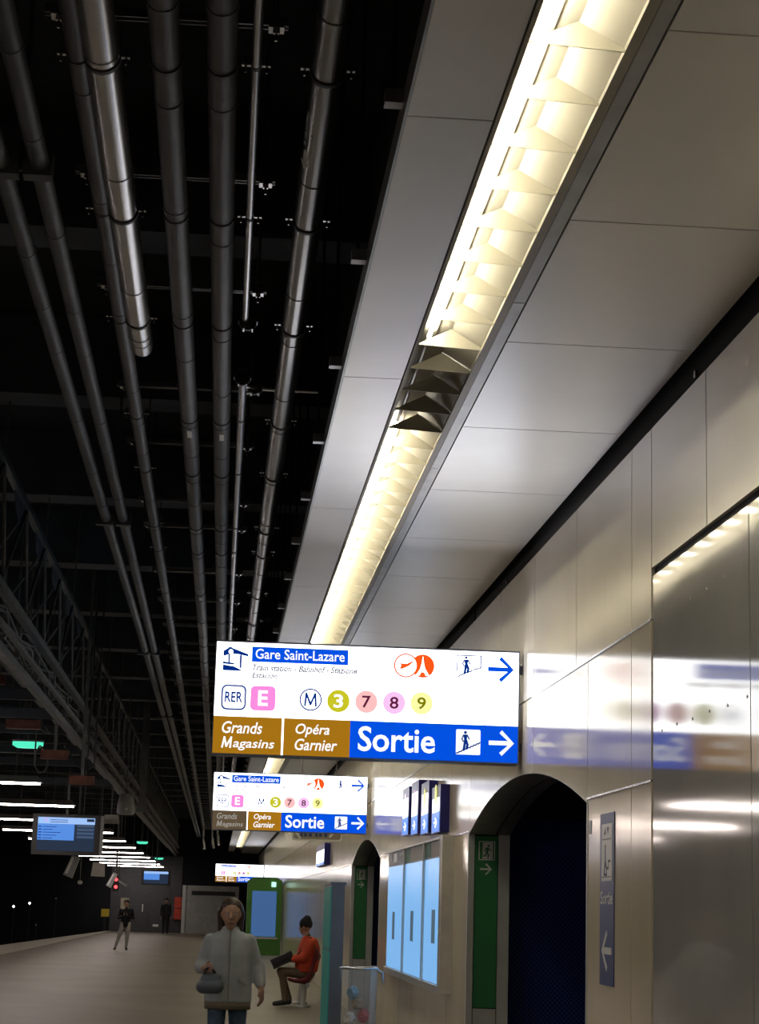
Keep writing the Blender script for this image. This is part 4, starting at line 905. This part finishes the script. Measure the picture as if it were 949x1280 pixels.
def face(T, s, parent, hairm, hair):
    for k in (-1, 1):
        MB().sphere(T(k*.033, .083, .008), .011*s, n=8, m=6).build('eye', mat('eye_white', (.7, .7, .68), .2), parent)
        MB().sphere(T(k*.033, .0925, .008), .005*s, n=8, m=6).build('pupil', M_case, parent)
    MB().tube(T(-.02, .0885, -.062), T(.02, .0885, -.062), .005*s, n=6).build('lips', mat('lips', (.36, .13, .11), .5), parent)
# --- woman walking towards the camera, pale jacket and jeans
def walker():
    o = Vector((.135, 17.0, 0)); V = lambda x, y, z: (o.x+x, o.y+y, z)
    t = thing('person', 'pedestrian in a pale blue-grey padded jacket and jeans walking with a handbag', 'person', tuple(o))
    sk, je, sh = 0, 1, 2
    pr, T = head(V(0, -.02, 1.545), (0, -1, 0), sk)
    pr += [('limb', (V(0, .0, 1.38), V(0, -.01, 1.50), .055, .05), sk), ('loft', [(*V(0, .02, .84), .155, .11), (*V(0, .02, 1.0), .15, .105), (*V(0, .02, 1.25), .15, .10), (*V(0, .02, 1.36), .10, .07)], je)]
    for k, ky, fy in ((-1, -.10, -.16), (1, .0, .20)):
        pr += [('limb', (V(k*.085, .02, .86), V(k*.095, ky, .47), .088, .062), je), ('limb', (V(k*.095, ky, .47), V(k*.095, fy, .10), .06, .046), je),
               ('limb', (V(k*.095, fy, .07), V(k*.10, fy-.15, .045), .045, .036), sh)]
    # arms: one to the bag strap, one swinging
    pr += [('limb', (V(.15, .02, 1.31), V(.235, .06, 1.10), .042, .038), je), ('limb', (V(.245, .06, 1.10), V(.275, -.03, .96), .04, .03), sk)]
    pr += [('limb', (V(-.15, .02, 1.31), V(-.23, .05, 1.10), .042, .038), je), ('limb', (V(-.235, .05, 1.10), V(-.21, -.12, 1.10), .04, .03), sk)]
    pr += hand(V(.278, -.035, .95), (.12, -.12, -1), (-.4, -.9, 0), sk, 1.0) + hand(V(-.205, -.13, 1.10), (.55, -.8, .1), (0, 0, 1), sk, 1.0)
    remeshed('body', pr, [M_skin, mat('blue_jeans', (.055, .10, .17), .8, 0, .25, 20), mat('dark_shoe', (.03, .03, .03), .5)], .007, t)
    M_j = mat('pale_jacket', (.42, .47, .50), .75, 0, .12, 9, bump=.4, bscale=12)
    jk = [('loft', [(*V(0, .02, .825), .205, .15), (*V(0, .02, .90), .205, .155), (*V(0, .02, 1.05), .195, .15), (*V(0, .02, 1.22), .20, .15), (*V(0, .02, 1.35), .185, .125), (*V(0, .015, 1.42), .10, .085), (*V(0, .01, 1.455), .08, .075)], 0),
          ('limb', (V(.16, .02, 1.33), V(.235, .06, 1.12), .068, .062), 0), ('limb', (V(.245, .06, 1.12), V(.27, -.015, .985), .066, .05), 0),
          ('limb', (V(-.16, .02, 1.33), V(-.23, .05, 1.11), .068, .062), 0), ('limb', (V(-.24, .05, 1.11), V(-.215, -.09, 1.10), .062, .046), 0)]
    j = remeshed('jacket', jk, [M_j], .012, t, 3)
    MB().box(V(-.007, -.142, .83), V(.007, -.125, 1.42)).build('zip', mat('zip_grey', (.28, .29, .29), .5), j)
    for s_ in (-1, 1): MB().bar(V(s_*.08, -.136, 1.02), V(s_*.15, -.112, .97), .012, .02).build('pocket', mat('pocket_grey', (.30, .34, .37), .7), j)
    MB().loft([(*V(0, .02, .765), .195, .14), (*V(0, .02, .83), .20, .146)]).build('under_hem', mat('taupe_hem', (.20, .17, .13), .8), t)
    hr = remeshed('hair', [('ball', (T(0, -.025, .045), .106, (1.02, 1.0, 1.0)), 0), ('limb', (T(-.085, -.02, .02), T(-.08, -.01, -.16), .035, .025), 0), ('limb', (T(.085, -.02, .02), T(.08, -.01, -.16), .035, .025), 0), ('limb', (T(0, -.09, .02), T(0, -.08, -.16), .06, .05), 0)], [mat('brown_hair', (.05, .03, .02), .5, 0, .3, 30)], .008, t)
    face(T, 1, t, None, None)
    g = thing('handbag', 'slate blue soft handbag carried by the pedestrian in the pale jacket', 'bag', V(-.15, -.2, .90))
    remeshed('bag_body', [('limb', (V(-.215, -.20, .955), V(-.10, -.20, .96), .06, .065), 0), ('limb', (V(-.20, -.20, 1.02), V(-.11, -.20, 1.02), .04, .045), 0)], [mat('slate_bag', (.13, .16, .21), .45, 0, .15)], .01, g)
    MB().path([V(-.21, -.20, 1.05), V(-.20, -.19, 1.09), V(-.17, -.19, 1.11), V(-.13, -.19, 1.09), V(-.11, -.20, 1.05)], .011, 8).build('bag_handle', M_case, g)
    gl = MB()
    return t
walker()
# --- seated man in orange
def sitter():
    o = Vector((1.50, 33.0, 0)); V = lambda x, y, z: (o.x+x, o.y+y, z)
    t = thing('person', 'seated person in an orange-red jacket and black beanie facing the track', 'person', tuple(o))
    sk, kh, sh = 0, 1, 2
    fw = Vector((-1, .45, 0))
    pr, T = head(V(.0, .0, 1.285), fw, sk)
    pr += [('limb', (V(.07, 0, 1.08), V(.01, 0, 1.22), .055, .052), sk), ('loft', [(*V(.06, 0, .50), .13, .17), (*V(.07, 0, .70), .12, .16), (*V(.09, 0, .95), .125, .18), (*V(.08, 0, 1.10), .08, .12)], kh)]
    for k, kx, fx in ((-1, -.36, -.30), (1, -.38, -.22)):
        pr += [('limb', (V(.03, k*.09, .53), V(kx, k*.10, .56), .092, .068), kh), ('limb', (V(kx, k*.10, .56), V(fx, k*.10, .12), .066, .048), kh), ('limb', (V(fx, k*.10, .07), V(fx-.17, k*.11, .045), .048, .038), sh)]
    for k in (-1, 1):
        pr += [('limb', (V(.09, k*.20, 1.04), V(-.02, k*.24, .80), .05, .042), kh), ('limb', (V(-.02, k*.24, .80), V(-.22, k*.12, .76), .042, .03), sk)]
        pr += hand(V(-.24, k*.11, .76), (-1, -k*.5, -.1), (0, 0, 1), sk)
    remeshed('body', pr, [M_skin, mat('khaki_trousers', (.16, .125, .075), .8, 0, .15, 12), mat('black_boot', (.02, .022, .026), .5)], .009, t)
    jk = [('loft', [(*V(.04, 0, .56), .185, .21), (*V(.05, 0, .70), .20, .22), (*V(.075, 0, .95), .185, .235), (*V(.08, 0, 1.09), .135, .17), (*V(.05, 0, 1.14), .075, .08)], 0)]
    for k in (-1, 1): jk += [('limb', (V(.085, k*.19, 1.02), V(-.03, k*.26, .79), .092, .08), 0), ('limb', (V(-.03, k*.26, .79), V(-.20, k*.13, .765), .078, .055), 0)]
    j = remeshed('jacket', jk, [mat('orange_jacket', (.62, .065, .018), .65, 0, .12, 9, bump=.4, bscale=14)], .012, t)
    MB().path([V(.10, -.14, 1.12), V(.0, -.225, .98), V(-.10, -.22, .85), V(-.17, -.10, .76)], .018, 8).build('bag_strap', mat('dark_strap', (.07, .02, .02), .7), j)
    remeshed('beanie', [('ball', (T(0, -.012, .055), .112, (1, 1, 1.0)), 0), ('ball', (T(0, -.03, .12), .075, (1, 1, 1.05)), 0)], [mat('black_beanie', (.012, .013, .015), .9, bump=.5, bscale=60)], .009, t)
    face(T, 1, t, None, None)
    g = thing('shoulder_bag', 'black shoulder bag resting on the lap of the seated person', 'bag', V(-.38, 0, .66))
    b = MB(); R_ = Matrix.Rotation(-.45, 3, 'Y')
    vs = [Vector(V(-.36, -.02, .745))+R_ @ Vector(v) for v in ((-.19, -.17, -.075), (.19, -.17, -.075), (.19, .17, -.075), (-.19, .17, -.075), (-.17, -.15, .075), (.17, -.15, .075), (.17, .15, .075), (-.17, .15, .075))]
    b.add(vs, [(3, 2, 1, 0), (4, 5, 6, 7), (0, 1, 5, 4), (1, 2, 6, 5), (2, 3, 7, 6), (3, 0, 4, 7)]).build('bag_body', mat('black_bag', (.010, .010, .011), .6), g)
    fl_ = [Vector(V(-.36, -.02, .745))+R_ @ Vector(v) for v in ((-.19, -.175, .0), (.19, -.175, .0), (.19, -.16, .08), (-.19, -.16, .08), (-.19, .1, .085), (.19, .1, .085))]
    MB().add(fl_, [(0, 1, 2, 3), (3, 2, 5, 4)]).build('bag_flap', mat('bag_flap', (.014, .014, .015), .6), g)
    return t
sitter()
# --- two people far down the platform
def stander(o, label, top, legs, spread, phone, s=1.0):
    o = Vector(o); V = lambda x, y, z: (o.x+x*s, o.y+y*s, z*s)
    t = thing('person', label, 'person', tuple(o)); pr, T = head(V(0, -.03, 1.56), (0.1, -1, 0), 0, s)
    pr += [('limb', (V(0, 0, 1.38), V(0, -.015, 1.5), .055*s, .05*s), 0), ('loft', [(*V(0, 0, .86), .15*s, .11*s), (*V(0, 0, 1.05), .16*s, .12*s), (*V(0, 0, 1.28), .20*s, .125*s), (*V(0, 0, 1.40), .12*s, .09*s)], 1)]
    for k in (-1, 1):
        fx = k*.09+(spread if k < 0 else spread*.15)
        pr += [('limb', (V(k*.09, 0, .88), V((k*.09+fx)/2, -.03, .48), .095*s, .072*s), 2), ('limb', (V((k*.09+fx)/2, -.03, .48), V(fx, .0, .10), .07*s, .05*s), 2), ('limb', (V(fx, 0, .07), V(fx+k*.03, -.16, .045), .046*s, .036*s), 3)]
        if phone:
            pr += [('limb', (V(k*.19, 0, 1.35), V(k*.25, .0, 1.08), .058*s, .05*s), 1), ('limb', (V(k*.25, 0, 1.08), V(k*.05, -.22, 1.18), .048*s, .034*s), 1)]+hand(V(k*.05, -.23, 1.18), (-k*.6, -.5, .4), (0, 0, 1), 0, s)
        else:
            pr += [('limb', (V(k*.19, 0, 1.35), V(k*.24, .02, 1.07), .058*s, .05*s), 1), ('limb', (V(k*.24, .02, 1.07), V(k*.22, -.05, .84), .048*s, .034*s), 1)]+hand(V(k*.22, -.06, .83), (0, -.1, -1), (0, -1, 0), 0, s)
    remeshed('body', pr, [M_skin, top, legs, mat('black_shoe', (.015, .015, .016), .5)], .011, t)
    remeshed('hair', [('ball', (T(0, -.02, .05), .104*s, (1, 1, 1)), 0), ('limb', (T(0, -.06, .06), T(0, -.07, -.06), .07*s, .05*s), 0)], [mat('dark_hair', (.02, .015, .012), .6)], .012, t)
    face(T, s, t, None, None)
    if phone:
        g = thing('mobile_phone', 'phone held up by the person in grey trousers', 'phone', V(0, -.31, 1.2)); MB().box(V(-.045, -.325, 1.14), V(.045, -.312, 1.29)).build('phone_body', M_case, g); MB().box(V(-.04, -.312, 1.15), V(.04, -.310, 1.28)).build('phone_screen', M_tvlight, g)
    return t
stander((-2.97, 66.5, 0), 'person in a black jacket and light grey trousers looking at a phone', mat('black_jacket', (.014, .014, .016), .7), mat('grey_trousers', (.55, .53, .50), .8), -.22, True, .97)
stander((-2.52, 101.5, 0), 'person in all dark clothes standing by the grey doors', mat('dark_coat', (.02, .022, .026), .8), mat('dark_trousers', (.015, .016, .019), .8), 0, False, 1.05)
